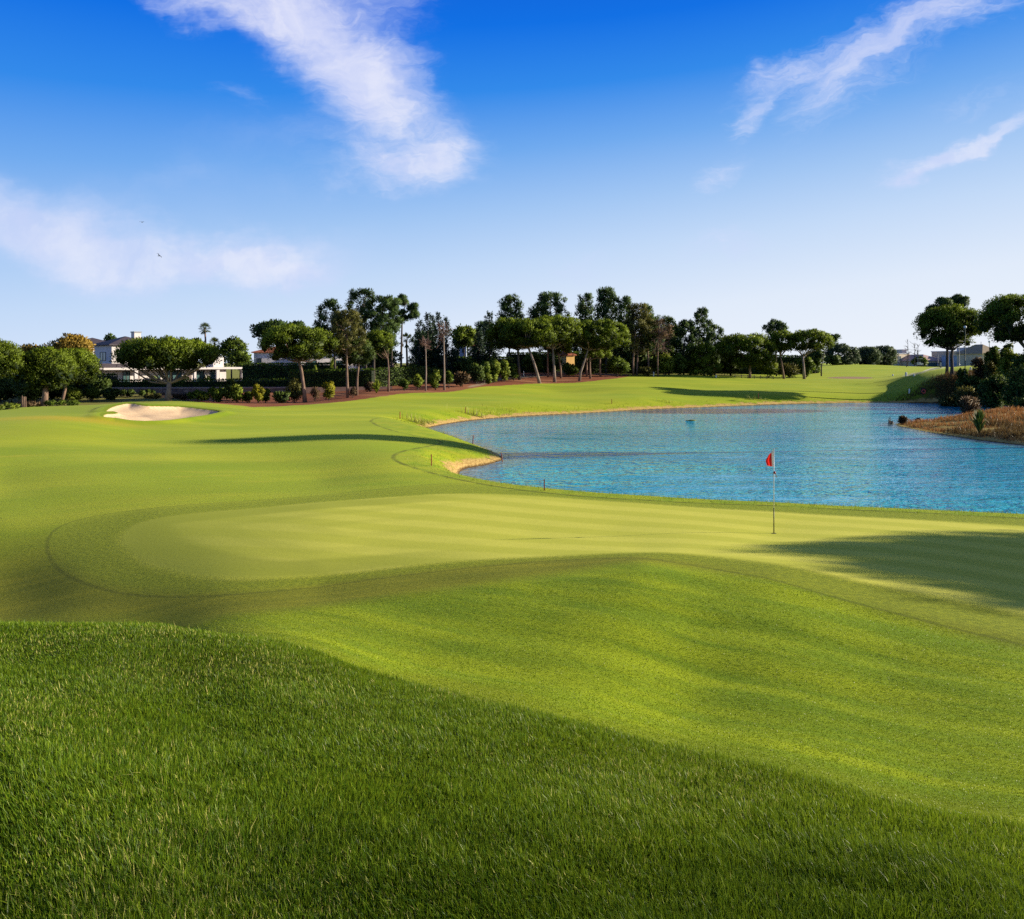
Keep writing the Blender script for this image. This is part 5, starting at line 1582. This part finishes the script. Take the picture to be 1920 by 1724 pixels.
lean = MB()
lean.add([(aL - 0.3, 0.2, zc + 0.002), (tw1 + 0.6, 0.2, zc + 0.002), (tw1 + 0.6, 0.88, zc + 0.6), (aL - 0.3, 0.88, zc + 0.6), (aL - 0.3, 0.88, zc + 0.002), (tw1 + 0.6, 0.88, zc + 0.002)], [(0, 1, 2, 3), (1, 5, 2), (0, 3, 4), (3, 2, 5, 4), (0, 4, 5, 1)])
lean.build('roof', M_SLATE, villa, origin=(0, 0, 0))
for p0, p1 in ((252, 258.5), (363.5, 367.5), (405.5, 411), (453, 460)):
    c0, c1 = a_at(p0), a_at(p1)
    lbox('column', villa, M_WHITE, (c0, c1, -0.12, 0.34, -0.2, zc - 0.302))
lbox('side_wall', villa, M_WHITE, (a_at(412, 0.6), a_at(424, 0.6), 0.6, 1.58, -0.2, zc - 0.302))
zt_ = zc - 0.5
for p0, p1, mu in ((230, 244, 1), (296, 301, 0), (313, 341, 2), (367.5, 382.5, 1), (394, 404, 0)):
    window(villa, a_at(p0, 1.55), a_at(p1, 1.55), 1.58, 0.0, zt_, mu)
for p0, p1 in ((258.6, 262), (352, 359.5)):
    d0 = lbox('door', villa, pmat('brown_door', (0.17, 0.12, 0.11), (0.13, 0.09, 0.08), 6, 0.6), (a_at(p0, 1.5), a_at(p1, 1.5), 1.53, 1.59, -0.1, zt_ - 0.25))
window(villa, 3.0, 5.2, 0.0, z_at(677, 0, 3.5), z_at(660.5, 0, 3.5), 1, axis='b')
ch = lbox('chimney', villa, M_WHITE, (a_at(252, 4), a_at(264.5, 4), 4.0, 5.2, ztw - 0.4, z_at(624.5, 5, 4)))
lbox('chimney_cap', ch, M_METAL, (a_at(251, 4), a_at(265.5, 4), 3.9, 5.3, z_at(624.3, 5, 4), z_at(622, 5, 4)))
ch = lbox('chimney', villa, M_WHITE, (a_at(400, 2.4), a_at(419.5, 2.4), 2.4, 4.6, zc + 0.002, z_at(671, 18, 2.4)))
lbox('chimney_cap', ch, M_METAL, (a_at(402, 2.4), a_at(418, 2.4), 2.5, 4.5, z_at(670.9, 18, 2.4), z_at(667.5, 18, 2.4)))
for px_, lb in ((289, 'small potted bush nearest to the villa tower'), (347.5, 'small potted bush in the middle of the villa front'), (390, 'small potted bush near the pergola columns')):
    aa = a_at(px_, 0.9)
    q = VO[:2] + VA * aa + VB * 0.9
    r_ = empty('potted_plant', (q[0], q[1], vz), lb, 'potted plant', 'potted bushes on the villa terrace')
    pt = MB()
    pt.tube([(q[0], q[1], vz), (q[0], q[1], vz + 0.5)], [0.22, 0.3], 10)
    pt.build('pot', M_CREAM, r_)
    lv = Leaves()
    for k in range(5):
        lv.clump((q[0] + rng.normal() * 0.12, q[1] + rng.normal() * 0.12, vz + 0.85 + 0.12 * k), 0.3, 40, 0.25, 0.5, 0.4)
    lv.build('foliage', F_MID, r_)


def house(name, label, px0, px1, Y, py_top, depth, wall, roof=None, py_ridge=None, rz=0.0, flat_roof=True, wins=(), cat='house', py_w=None, over=0.4):
    """small house: its front runs between two bearings at depth Y"""
    p0, p1 = np.array(plan(px0, Y)), np.array(plan(px1, Y))
    ln = np.linalg.norm(p1 - p0) / math.cos(rz)
    g = min(gz(*p0), gz(*p1)) - 0.3
    r = empty(name, (p0[0], p0[1], g), label, cat, rz=rz)
    h = zat(py_top, Y) - g
    lbox('wall', r, wall, (0, ln, 0, depth, 0, h))
    if roof is not None:
        hip_roof(r, roof, 0, ln, 0, depth, h + 0.002, zat(py_ridge, Y + depth * 0.4) - g, over)
    else:
        lbox('roof', r, M_GREYW if wall is not M_GREYW else M_WHITE, (-0.15, ln + 0.15, -0.15, depth + 0.15, h + 0.002, h + 0.25))
    for f0, f1, q0, q1 in wins:
        window(r, ln * f0, ln * f1, -0.03, zat(q1, Y) - g, zat(q0, Y) - g, 1)
    return r


house('villa', 'low white house with a red tiled roof behind the tall hedge', 476, 560, 126, 662, 9, M_WHITE, M_RED, 648, rz=0.25, wins=((0.06, 0.16, 672, 688),))
house('villa', 'white house part with a flat roof seen between pine crowns', 560, 660, 122, 671, 8, M_WHITE, None, rz=0.45, wins=((0.15, 0.3, 676, 690), (0.6, 0.75, 676, 690)))
house('villa', 'upper white storey behind the slim curved pine', 596, 636, 131, 650, 6, M_WHITE, None, rz=0.45)
house('house', 'pale pink garden building behind the small round pine', 686, 734, 116, 664, 5, M_PINKR, None, rz=0.5)
house('house', 'grey house gable seen under the round green tree', 862, 874, 142, 648, 6, M_BLUEW, M_SLATE, 643, wins=((0.35, 0.7, 654, 662),), over=0.2)
house('house', 'cream house corner seen beside the grey gable', 886, 896, 145, 650, 6, M_CREAM, M_RED, 645, over=0.2)
house('house', 'small yellow house glowing between the pine trunks', 1062, 1078, 136, 667, 7, M_YELLOWW, M_RED, 659, over=0.3, rz=0.5)
house('house', 'white building between trunks behind the leafy bush', 1142, 1160, 165, 660, 6, M_CREAM, None, rz=0.5)
house('building', 'pale block with a dark window next to the distant stone pines', 1680, 1718, 232, 664, 10, M_CREAM, None, rz=0.55, wins=((0.12, 0.35, 668, 676),), cat='building')
house('building', 'small raised block on top of the pale distant block', 1692, 1700, 240, 657, 5, M_GREYW, None, cat='building')
house('building', 'long low building with a faded pink roof behind the cart', 1732, 1782, 225, 678, 14, M_CREAM, M_PINKR, 665, rz=0.3, cat='building', wins=((0.2, 0.9, 681, 689),))
house('building', 'cream building behind the dense stone pine trunks', 1784, 1806, 228, 660, 7, M_CREAM, None, rz=0.35, cat='building')
house('building', 'wide blue grey building behind the lamp post', 1800, 1840, 218, 668, 8, M_BLUEW, None, rz=0.1, cat='building', wins=((0.1, 0.3, 670, 680),))
house('building', 'tall blue grey block beside the sandy coloured roof', 1823, 1842, 226, 653, 8, M_BLUEW, None, cat='building')
house('building', 'sandy coloured pitched roof under the big dark pine', 1842, 1884, 205, 664, 9, M_CREAM, M_THATCH, 646, rz=0.2, cat='building')

# ---------------------------------------------------------------- flagstick
fp = np.array([*hit(1451, 1000.5), 0.0])
fp[2] = gz(fp[0], fp[1])
fl = empty('flagstick', fp, 'white and black flagstick with a red flag on the green', 'golf flag')
mb = MB()
mb.tube([fp + (0, 0, 0.62), fp + (0, 0, 2.08)], [0.0095, 0.0075], 10)
mb.build('pole', pmat('white_fibreglass', (0.82, 0.80, 0.78), (0.76, 0.74, 0.72), 9, 0.35), fl, smooth=True)
mb = MB()
mb.tube([fp + (0, 0, -0.02), fp + (0, 0, 0.6195)], [0.0125, 0.0125], 10)
mb.build('lower_pole', pmat('dark_pole_paint', (0.06, 0.055, 0.03), (0.05, 0.045, 0.025), 9, 0.5), fl, smooth=True)
m_flag, nt = new_mat('red_and_white_cloth')
N = NT(nt)
s3 = N.node('ShaderNodeSeparateXYZ', {0: N.node('ShaderNodeTexCoord').outputs['Object']})
stripe = N.smooth(N.math('ADD', s3.outputs[0], N.math('MULTIPLY', N.math('SUBTRACT', s3.outputs[2], 1.8), 0.05)), -0.062, -0.048)
fc = N.mix(stripe, (0.80, 0.028, 0.018), (0.85, 0.80, 0.66))
fd = N.node('ShaderNodeBsdfPrincipled', {'Base Color': fc, 'Roughness': 0.75})
ft = N.node('ShaderNodeBsdfTranslucent', {'Color': fc})
fm = N.node('ShaderNodeMixShader', {0: 0.45})
nt.links.new(fd.outputs[0], fm.inputs[1])
nt.links.new(ft.outputs[0], fm.inputs[2])
N.out(fm.outputs[0])
nu_, nv_ = 16, 14
V, Fs = [], []
for j in range(nv_ + 1):
    for i in range(nu_ + 1):
        s, t = i / nu_, j / nv_                     # s away from the pole, t downwards; the cloth hangs in folds
        wdt = 0.205 * np.interp(t, [0, 0.12, 0.62, 0.72, 1.0], [0.30, 0.52, 0.97, 1.0, 0.86])
        x = -s * wdt - 0.006
        y = 0.030 * math.sin(s * 9.0 + t * 2.0) * s ** 0.5 * (0.4 + t)
        z = 2.08 - 0.455 * t - 0.030 * s * (1 - t) - 0.10 * s * (1 - t) ** 2 + 0.035 * s * t
        V.append((x, y, z))
for j in range(nv_):
    for i in range(nu_):
        a = j * (nu_ + 1) + i
        Fs.append((a, a + 1, a + nu_ + 2, a + nu_ + 1))
me = bpy.data.meshes.new('flag')
me.from_pydata(V, [], Fs)
me.polygons.foreach_set('use_smooth', [True] * len(Fs))
link_mesh('flag', me, m_flag, fl)
mb = MB()
mb.ball(fp + np.array([0.012, -0.012, 1.485]), 0.034, 10, 7)
mb.build('marker_ball', pmat('dark_red_plastic', (0.30, 0.015, 0.03), (0.25, 0.012, 0.025), 9, 0.4), fl, smooth=True)
mb = MB()
mb.add([fp + np.array(p) for p in ((0.02, -0.014, 1.47), (0.055, -0.016, 1.47), (0.078, -0.02, 1.37), (0.05, -0.018, 1.36))], [(0, 1, 2, 3)])
mb.build('ribbon', pmat('white_ribbon', (0.8, 0.78, 0.76), None, 9, 0.6), fl)
mb = MB()
ringv = []
for k in range(20):
    a = 2 * math.pi * k / 20
    for r_, z_ in ((0.054, 0.004), (0.062, 0.004)):
        x, y = fp[0] + r_ * math.cos(a), fp[1] + r_ * math.sin(a)
        ringv.append((x, y, gz(x, y) + z_))
mb.add(ringv, [(2 * k, 2 * k + 1, (2 * k + 3) % 40, (2 * k + 2) % 40) for k in range(20)])
mb.add([ringv[2 * k] for k in range(20)], [tuple(range(20))])
mb.build('golf_hole', pmat('painted_hole_shadow', (0.03, 0.035, 0.012), None, 9, 0.9), None, origin=fp)  # flat dark disc, the shade inside the hole painted on
tag(bpy.data.objects['golf_hole'], 'dark hole in the green around the foot of the flagstick', 'golf hole')

# ---------------------------------------------------------------- red hazard stakes round the pond
M_STAKE = pmat('faded_red_paint', (0.62, 0.13, 0.06), (0.48, 0.09, 0.045), 6, 0.7)
M_DSTAKE = pmat('dark_red_paint', (0.16, 0.03, 0.035), (0.11, 0.02, 0.025), 6, 0.7)
stakes = [((750, 786), 0, 'red stake on the grass at the tip of the small upper bay', M_STAKE, 0.62), ((873, 775), 0, 'red stake above the reeds on the far shore', M_STAKE, 0.6),
          ((1147, 757.5), 0, 'faint red stake on the far bank below the fairway', M_STAKE, 0.55), ((1422, 747), 0, 'faint red stake near the long tree shadow on the far bank', M_STAKE, 0.7),
          ((809, 874), 0, 'orange red stake on the grassy nose of land', M_STAKE, 0.52), ((1020.5, 920), 0, 'red stake standing before the water at the edge of the green', M_STAKE, 0.42)]
for (px, py), ln_, lb, mt, hgt in stakes:
    x, y = ghit(px, py)
    b = np.array([x, y, gz(x, y)])
    hgt = hgt if y > 30 else 0.40
    r_ = 0.02 if y < 40 else 0.032
    st_ = MB()
    st_.box(b[0] - r_, b[0] + r_, b[1] - r_, b[1] + r_, b[2] - 0.1, b[2] + hgt * 0.93)
    st_.add([(b[0] - r_, b[1] - r_, b[2] + hgt * 0.931), (b[0] + r_, b[1] - r_, b[2] + hgt * 0.931), (b[0] + r_, b[1] + r_, b[2] + hgt * 0.931), (b[0] - r_, b[1] + r_, b[2] + hgt * 0.931), (b[0], b[1], b[2] + hgt)], [(3, 2, 1, 0), (0, 1, 4), (1, 2, 4), (2, 3, 4), (3, 0, 4)])
    tag(st_.build('hazard_stake', mt, None, origin=b), lb, 'stake', 'red hazard stakes around the pond')
for px, py0, Y, tilt, lb in ((886, 832, 46.2, 0.06, 'dark red stake rising behind the shaded bank of the nose'), (944, 864, 41.0, -0.16, 'dark stake leaning over the water at the point of the nose')):
    x = (px - CX) / F * Y
    zb = min(gz(x, Y), zat(py0, Y))
    b = np.array([x, Y, zb - 0.25])
    st_ = MB()
    st_.tube([b, b + (tilt * 0.8, 0, zat(py0 - 15, Y) - zb + 0.25)], [0.035, 0.03], 6)
    tag(st_.build('hazard_stake', M_DSTAKE, None, origin=b), lb, 'stake', 'red hazard stakes around the pond')

# ---------------------------------------------------------------- white tee markers and posts
M_WPOST = pmat('white_post_paint', (0.80, 0.78, 0.72), (0.7, 0.68, 0.62), 6, 0.6)
for px, py, w_, h_, lb, nm, ct in ((1674, 705.5, 0.28, 0.32, 'small white marker at the tail of the cart path', 'tee_marker', 'tee marker'), (1699, 705.5, 0.36, 0.62, 'taller white marker on the cart path kerb', 'tee_marker', 'tee marker'),
                                   (1714, 705.5, 0.3, 0.32, 'white marker on the grass after the cart path', 'tee_marker', 'tee marker'), (1820, 694, 0.3, 0.4, 'pale marker on the lawn beyond the lamp post', 'tee_marker', 'tee marker'),
                                   (1705, 737.5, 0.22, 0.62, 'bluish white post in the shade near the lifebuoy', 'marker_post', 'post'), (1225.5, 706, 0.22, 0.75, 'pale post beside the browning pine trunk', 'marker_post', 'post'),
                                   (1342.5, 708, 0.28, 0.35, 'small white block on the fairway edge below the bushy pine', 'marker_post', 'post'), (982, 706, 0.14, 0.9, 'thin pale post behind the straight umbrella pine', 'marker_post', 'post'), (1087, 703, 0.2, 0.6, 'white post by the S-curved trunk', 'marker_post', 'post')):
    x, y = ghit(px, py)
    b = np.array([x, y, gz(x, y)])
    p_ = MB()
    p_.tube([b - (0, 0, 0.1), b + (0, 0, h_ * 0.8), b + (0, 0, h_)], [w_ / 2, w_ / 2, w_ * 0.3], 8)
    tag(p_.build(nm, M_WPOST, None, origin=b), lb, ct, 'white tee markers on the far lawn' if nm == 'tee_marker' else None)

# ---------------------------------------------------------------- lifebuoy on its stand
x, y = ghit(1731, 741)
b = np.array([x, y, gz(x, y)])
lf = empty('lifebuoy_stand', b, 'orange ring lifebuoy on a dark board in the shady bank', 'lifebuoy')
s_ = y / F
mb = MB()
mb.box(b[0] - 4.2 * s_, b[0] + 4.2 * s_, b[1], b[1] + 0.05, b[2] + 1.5 * s_, b[2] + 13.5 * s_)
mb.build('board', pmat('black_board', (0.02, 0.018, 0.02), None, 5, 0.6), lf)
mb = MB()
mb.box(b[0] - 0.05, b[0] + 0.05, b[1] + 0.052, b[1] + 0.13, b[2] - 0.2, b[2] + 13 * s_)
mb.build('post', M_FRAME, lf)
mb = MB()
R_, r_ = 3.2 * s_, 1.2 * s_
vs, fs = [], []
for i in range(24):
    a = 2 * math.pi * i / 24
    for j in range(8):
        c = 2 * math.pi * j / 8
        vs.append((b[0] + (R_ + r_ * math.cos(c)) * math.cos(a), b[1] - 0.10 + r_ * 0.7 * math.sin(c), b[2] + 6.6 * s_ + (R_ + r_ * math.cos(c)) * math.sin(a)))
for i in range(24):
    for j in range(8):
        fs.append((i * 8 + j, i * 8 + (j + 1) % 8, ((i + 1) % 24) * 8 + (j + 1) % 8, ((i + 1) % 24) * 8 + j))
mb.add(vs, fs)
mb.build('ring', pmat('orange_plastic', (0.75, 0.12, 0.07), (0.65, 0.09, 0.06), 5, 0.5), lf, smooth=True)

# ---------------------------------------------------------------- golf cart, sign, lamps, saplings, fence
b = on_ground(1725, 186)
ct_ = empty('golf_cart', b, 'small white golf cart parked behind the far mound', 'golf cart')
s_ = 186 / F
lbox('body', ct_, M_WHITE, (-3.6 * s_, 3.8 * s_, -0.6, 0.6, 0.35, 0.85), (-3.6 * s_, -0.6 * s_, -0.6, 0.6, 0.86, 1.1))
lbox('seat', ct_, M_FRAME, (-0.5 * s_, 1.6 * s_, -0.5, 0.5, 0.851, 1.05), (-1.0 * s_, -0.55 * s_, -0.5, 0.5, 1.101, 1.5))
lbox('roof', ct_, M_WHITE, (-3.4 * s_, 3.4 * s_, -0.65, 0.65, 1.92, 2.02))
for ax in (-3.1, 3.1):
    for sy in (-0.55, 0.5):
        lbox('roof_post', ct_, M_FRAME, (ax * s_ - 0.03, ax * s_ + 0.03, sy, sy + 0.05, 0.852 if ax > 0 else 1.102, 1.918))
for ax in (-2.4, 2.5):
    for sy in (-0.7, 0.62):
        mb = MB()
        mb.tube([(ax * s_, sy, 0.25), (ax * s_, sy + 0.1, 0.25)], [0.25, 0.25], 12)
        mb.build('wheel', M_FRAME, ct_, origin=(0, 0, 0))
b = on_ground(1763.5, 172)
sg = empty('tee_sign', b, 'dark upright information board beside the cart path', 'sign')
s_ = 172 / F
lbox('board', sg, M_METAL, (-1.5 * s_, 1.7 * s_, -0.06, 0.06, 2.2 * s_, 9.5 * s_))
lbox('post', sg, M_FRAME, (-1.0 * s_, 1.1 * s_, -0.05, 0.05, -0.2, 2.19 * s_))


def lamp(label, px, Y, py_top, rad=0.06, globe=True, mat=None, group='lamp posts along the far road'):
    b = on_ground(px, Y)
    r = empty('lamp_post', b, label, 'lamp post', group)
    h = zat(py_top, Y)
    m = MB()
    m.tube([b - (0, 0, 0.1), b + (0, 0, 0.9), b + (0, 0, 0.92), (b[0], b[1], h)], [rad * 1.7, rad * 1.6, rad, rad * 0.75], 8)
    m.build('pole', mat or M_GREENP, r, smooth=True)
    if globe:
        m = MB()
        m.ball((b[0], b[1], h + rad * 2.6), rad * 2.9, 10, 7)
        m.build('lamp_globe', pmat('milky_glass', (0.62, 0.66, 0.68), None, 6, 0.3), r, smooth=True)


lamp('tall dark green lamp post in front of the dense stone pine', 1809.5, 99, 616, 0.065)
lamp('lamp post with a globe under the big dark pine', 1855, 120, 643, 0.06)
for px, Yv, pt_, lb in ((1685, 215, 657, 'thin pole before the pale distant block'), (1720.5, 210, 656, 'thin pole rising beside the bare saplings'), (1758.5, 205, 664, 'thin pole in front of the faded pink roof'), (1798.5, 200, 648, 'thin pole between the stone pine trunk and lamp post'), (1839.5, 212, 641, 'thin pole over the blue grey block')):
    lamp(lb, px, Yv, pt_, 0.10, False, M_METAL)
for px, Yv, pt_, bot, hw, lb in ((1702, 180, 636, 686, 9, 'leafless sapling with a straight stem and thin side twigs'), (1715, 190, 643, 686, 9, 'leafless sapling with dark crooked branches'), (1721, 196, 646, 686, 7, 'thinner leafless sapling behind the crooked one'), (1699.5, 172, 672, 694, 2, 'newly planted stick thin sapling on the far mound')):
    b = on_ground(px, Yv)
    r = empty('bare_sapling', b, lb, 'tree', 'leafless saplings near the pale buildings')
    m = MB()
    top = np.array([b[0], b[1], zat(pt_, Yv)])
    m.tube([b - (0, 0, 0.1), (b + top) / 2 + (0.08, 0, 0), top], [0.10, 0.07, 0.03], 5)
    m.build('trunk', B_DARK, r)
    m = MB()
    for k in range(22 if hw > 3 else 4):
        t = rng.uniform(0.35, 0.97)
        p = b + (top - b) * t
        e = p + np.array([rng.uniform(-1, 1), rng.uniform(-1, 1), rng.uniform(0.1, 0.8)]) * hw * Yv / F * 0.9
        limb(m, p, e, 0.045, 0.018, 0, 3)
    m.build('branches', B_DARK, r)
# wooden rail in front of the broad low stone pine
p0, p1 = np.array([*plan(1378, 128.5)]), np.array([*plan(1450, 129.5)])
fb = np.array([*((p0 + p1) / 2), gz(*((p0 + p1) / 2))])
fr = empty('wooden_rail', fb, 'low wooden rail along the grass before the broad stone pine', 'fence')
m = MB()
for k in range(7):
    q = p0 + (p1 - p0) * k / 6
    m.tube([(q[0], q[1], gz(*q) - 0.2), (q[0], q[1], gz(*q) + 0.62)], [0.06, 0.06], 6)
m.build('posts', M_WOOD, fr)
m = MB()
m.tube([(*p0, gz(*p0) + 0.5), (*((p0 + p1) / 2), gz(*((p0 + p1) / 2)) + 0.44), (*p1, gz(*p1) + 0.5)], [0.05, 0.05, 0.05], 6)
m.build('rail', M_WOOD, fr)
# bundle of wooden stakes by the stone pines
b = on_ground(45, 62)
wb_ = empty('stake_bundle', b, 'upright bundle of orange brown wooden stakes under the dark pines', 'wood bundle')
for k in range(13):
    th, rr = k * 2.4, 0.19 * math.sqrt((k + 0.5) / 13)
    q = b + np.array([rr * math.cos(th), rr * math.sin(th), 0])
    m = MB()
    m.tube([q - (0, 0, 0.1), q + (rng.normal() * 0.02, rng.normal() * 0.02, zat(744, 62) - b[2] + rng.normal() * 0.06)], [0.032, 0.028], 6)
    m.build('stake', B_PINE if k % 3 else M_WOOD, wb_)

# ---------------------------------------------------------------- things in and by the water
Yb = CZ * F / (789.5 - HY)
bx = (1296 - CX) / F * Yb
vs, fs = [], []
b = np.array([bx, Yb, 0.0])
fl_ = MB()
fl_.ball(b + (0.08, 0, 0.0), 0.40, 14, 8, (1, 0.7, 0.26))
fl_.ball(b + (-0.25, 0.1, 0.0), 0.28, 12, 7, (1, 0.7, 0.22))
tag(fl_.build('floating_buoy', pmat('mossy_green_plastic', (0.22, 0.24, 0.015), (0.10, 0.14, 0.01), 3, 0.7), None, origin=b, smooth=True), 'small mossy green hump floating in the far pond', 'buoy')
for px, py, r_, lb in ((1722, 781, 0.30, 'dark rock on the shore side of the dry spit'), (1671, 794, 0.2, 'small dark rock in the water at the tip of the spit')):
    Yr = 69.5 if px == 1722 else 66.5
    b = np.array([(px - CX) / F * Yr, Yr, 0.0])
    b[2] = max(gz(b[0], b[1]), 0)
    rk = MB()
    rk.ball(b + (0, 0, 0.1), r_, 10, 7, (1.1, 0.9, 0.75))
    rk.v = [tuple(np.array(p) + 0.12 * r_ * rng.normal(size=3)) for p in rk.v]
    tag(rk.build('rock', pmat('dark_wet_rock', (0.07, 0.055, 0.05), (0.12, 0.095, 0.08), 4, 0.8, 0.5), None, origin=b), lb, 'rock')
b = np.array([(1669 - CX) / F * 66, 66.0, 0.0])
dw = MB()
for k in range(9):
    e = b + np.array([rng.normal() * 0.25, rng.normal() * 0.2, rng.uniform(0.25, 0.75)])
    limb(dw, b + (rng.normal() * 0.12, 0, -0.1), e, 0.03, 0.012, 0, 4)
tag(dw.build('dead_branches', B_DARK, None, origin=b), 'little tangle of dead twigs at the tip of the spit', 'driftwood')
spiky_plant('dark green yucca clump on the dry grass spit', 54.0, 1836, 768, 18, n=110, mat=F_DARK, wid=0.045, droop=0.55, name='yucca_plant')
shrub('brown dried bush standing up from the dry grass', 72, (1800, 1836, 742, 768), F_BROWN, 'tufts on the dry grass spit', leaf=0.005, wid=0.15)
shrub('small dark tuft at the narrow end of the spit', 65, (1686, 1700, 785, 794), F_BROWN, 'tufts on the dry grass spit', leaf=0.005, wid=0.15)
SP_ = np.array(SPIT)


def on_spit(n, ymin=43, ymax=82):
    x, y = rng.uniform(29, 62, n), rng.uniform(ymin, ymax, n)
    d = poly_sdf(x, y, POND)
    k = (d < -0.35) & (poly_sdf(x, y, SPIT) > 0.1)
    return x[k], y[k], -d[k]


m_dry = blade_mat('dry_grass_blades', (0.10, 0.038, 0.016), (0.44, 0.215, 0.075), (0.66, 0.40, 0.155), (0.26, 0.15, 0.04), 0.3, (0.50, 0.20, 0.05), 0.05)
m_weed = blade_mat('weed_blades', (0.030, 0.022, 0.012), (0.13, 0.088, 0.036), (0.22, 0.135, 0.055), (0.30, 0.17, 0.07), 0.25, (0.22, 0.13, 0.04), 0.05)
x, y, d = on_spit(60000)
cl_ = np.sin(x * 0.9 + 1.7 * np.sin(y * 0.5)) * np.sin(y * 0.8 + x * 0.3)
# greyish weeds at the near waterside, dry straw on the crown of the spit
near = (y - 0.35 * (x - 33) - 54) < (2.0 + 2.5 * cl_)
k = ~near & (cl_ > -0.75)
n = k.sum()
blade_mesh('dry_grass', x[k], y[k], rng.uniform(0.18, 0.52, n) * (0.75 + 0.45 * cl_[k]), rng.uniform(0.02, 0.045, n), np.clip(np.abs(rng.normal(0.3, 0.25, n)), 0, 0.9), rng.random(n) * 0.97, m_dry)
k = near & (cl_ > -0.8)
n = k.sum()
blade_mesh('weeds', x[k], y[k], rng.uniform(0.25, 0.6, n) * (0.8 + 0.5 * cl_[k]), rng.uniform(0.02, 0.05, n), np.clip(np.abs(rng.normal(0.4, 0.3, n)), 0, 0.9), rng.random(n), m_weed)
# rank grass on the shady bank, and along the eroded shore
x, y = rng.uniform(52, 78, 60000), rng.uniform(78, 108, 60000)
lb_ = bpy.data.objects['lifebuoy_stand'].location
k = (poly_sdf(x, y, SCRUB) + rng.normal(size=60000) * 1.2 > 0) & (poly_sdf(x, y, POND) < -0.5) & ~((np.abs(x / y - lb_.x / lb_.y) < 0.016) & (y < lb_.y + 0.3))
n = k.sum()
blade_mesh('weeds', x[k], y[k], rng.uniform(0.2, 0.6, n), rng.uniform(0.03, 0.07, n), np.clip(np.abs(rng.normal(0.4, 0.3, n)), 0, 0.9), rng.random(n) * 0.93, m_weed)
m_reed = blade_mat('reed_blades', (0.25, 0.22, 0.04), (0.48, 0.46, 0.07), (0.70, 0.60, 0.22), (0.72, 0.60, 0.28), 0.35)
XS, YS, LS = [], [], []
for px, py, sp_, nn, hh_ in ((790, 805, 0.7, 130, 0.75), (806, 802, 0.8, 50, 0.45), (888, 788, 0.8, 80, 0.7), (925, 785, 1.3, 70, 0.5), (960, 782, 1.2, 25, 0.5), (1420, 760, 1.0, 40, 0.6), (1250, 766, 0.8, 20, 0.5)):
    X0, Y0 = shore(px, py)
    XS.append(X0 + rng.normal(size=nn) * sp_)
    YS.append(Y0 + 0.8 + np.abs(rng.normal(size=nn)) * sp_ * 0.7)
    LS.append(np.full(nn, hh_))
x, y, l_ = map(np.concatenate, (XS, YS, LS))
k = poly_sdf(x, y, POND) < -0.1
x, y, l_ = x[k], y[k], l_[k]
n = len(x)
blade_mesh('reeds', x, y, l_ * rng.uniform(0.5, 1.1, n), rng.uniform(0.025, 0.05, n), np.clip(np.abs(rng.normal(0.22, 0.2, n)), 0, 0.8), rng.random(n), m_reed)

# uncut fringe hanging over the banks of the pond
n = 160000
u_ = rng.uniform(-0.25, 0.75, n)
y = 20 * (104 / 20) ** rng.random(n)
x = u_ * y
s = -poly_sdf(x, y, POND)
k = (s > 0.35 + 0.25 * np.sin(x * 1.3) * np.sin(y * 1.7)) & (s < 2.6) & (poly_sdf(x, y, SPIT) < 0.5) & (rng.random(n) < np.exp(-s / 1.2) * 1.6) & (poly_sdf(x, y, GREEN) < -0.3)
x, y = x[k], y[k]
n = len(x)
m_fringe = blade_mat('fringe_blades', (0.12, 0.16, 0.006), (0.22, 0.29, 0.008), (0.38, 0.38, 0.02), (0.62, 0.48, 0.16), 0.35)
blade_mesh('bank_grass', x, y, rng.uniform(0.04, 0.13, n) * (1 + (y > 50)), rng.uniform(0.006, 0.012, n) * np.clip(y / 30, 1, 3), np.clip(np.abs(rng.normal(0.4, 0.3, n)), 0, 0.9), rng.random(n), m_fringe)

# ---------------------------------------------------------------- two birds
M_BIRD = pmat('dark_feathers', (0.03, 0.03, 0.035), (0.05, 0.05, 0.055), 8, 0.8)
for px, py, Y, sp_, rz_, tilt, lb in ((298.5, 480, 46, 0.22, 0.9, 0.7, 'small dark bird banking with one wing raised in the sky'), (266, 417, 60, 0.26, 0.05, 0.05, 'tiny dark bird gliding level higher in the sky')):
    c = W(px, py, Y)
    r = empty('bird', c, lb, 'bird', rz=rz_)
    r.rotation_euler[1] = tilt
    m = MB()
    m.tube([(0, -0.10, 0.0), (0, -0.06, 0.005), (0, 0.0, 0.0), (0, 0.08, 0.0), (0, 0.15, 0.0)], [0.006, 0.022, 0.028, 0.016, 0.004], 8)
    m.add([(-0.012, 0.10, 0.001), (0.012, 0.10, 0.001), (0.035, 0.20, 0.0), (0, 0.16, 0.0), (-0.035, 0.20, 0.0)], [(0, 1, 2, 3), (0, 3, 4)])
    m.ball((0, -0.11, 0.006), 0.02, 8, 6)
    for s in (-1, 1):
        m.add([(s * 0.015, -0.05, 0.008), (s * 0.015, 0.04, 0.008), (s * sp_ * 0.5, 0.03, 0.05), (s * sp_ * 0.5, -0.05, 0.055), (s * sp_, 0.07, 0.03)], [(0, 1, 2, 3), (3, 2, 4)])
    m.build('body', M_BIRD, r, origin=(0, 0, 0))
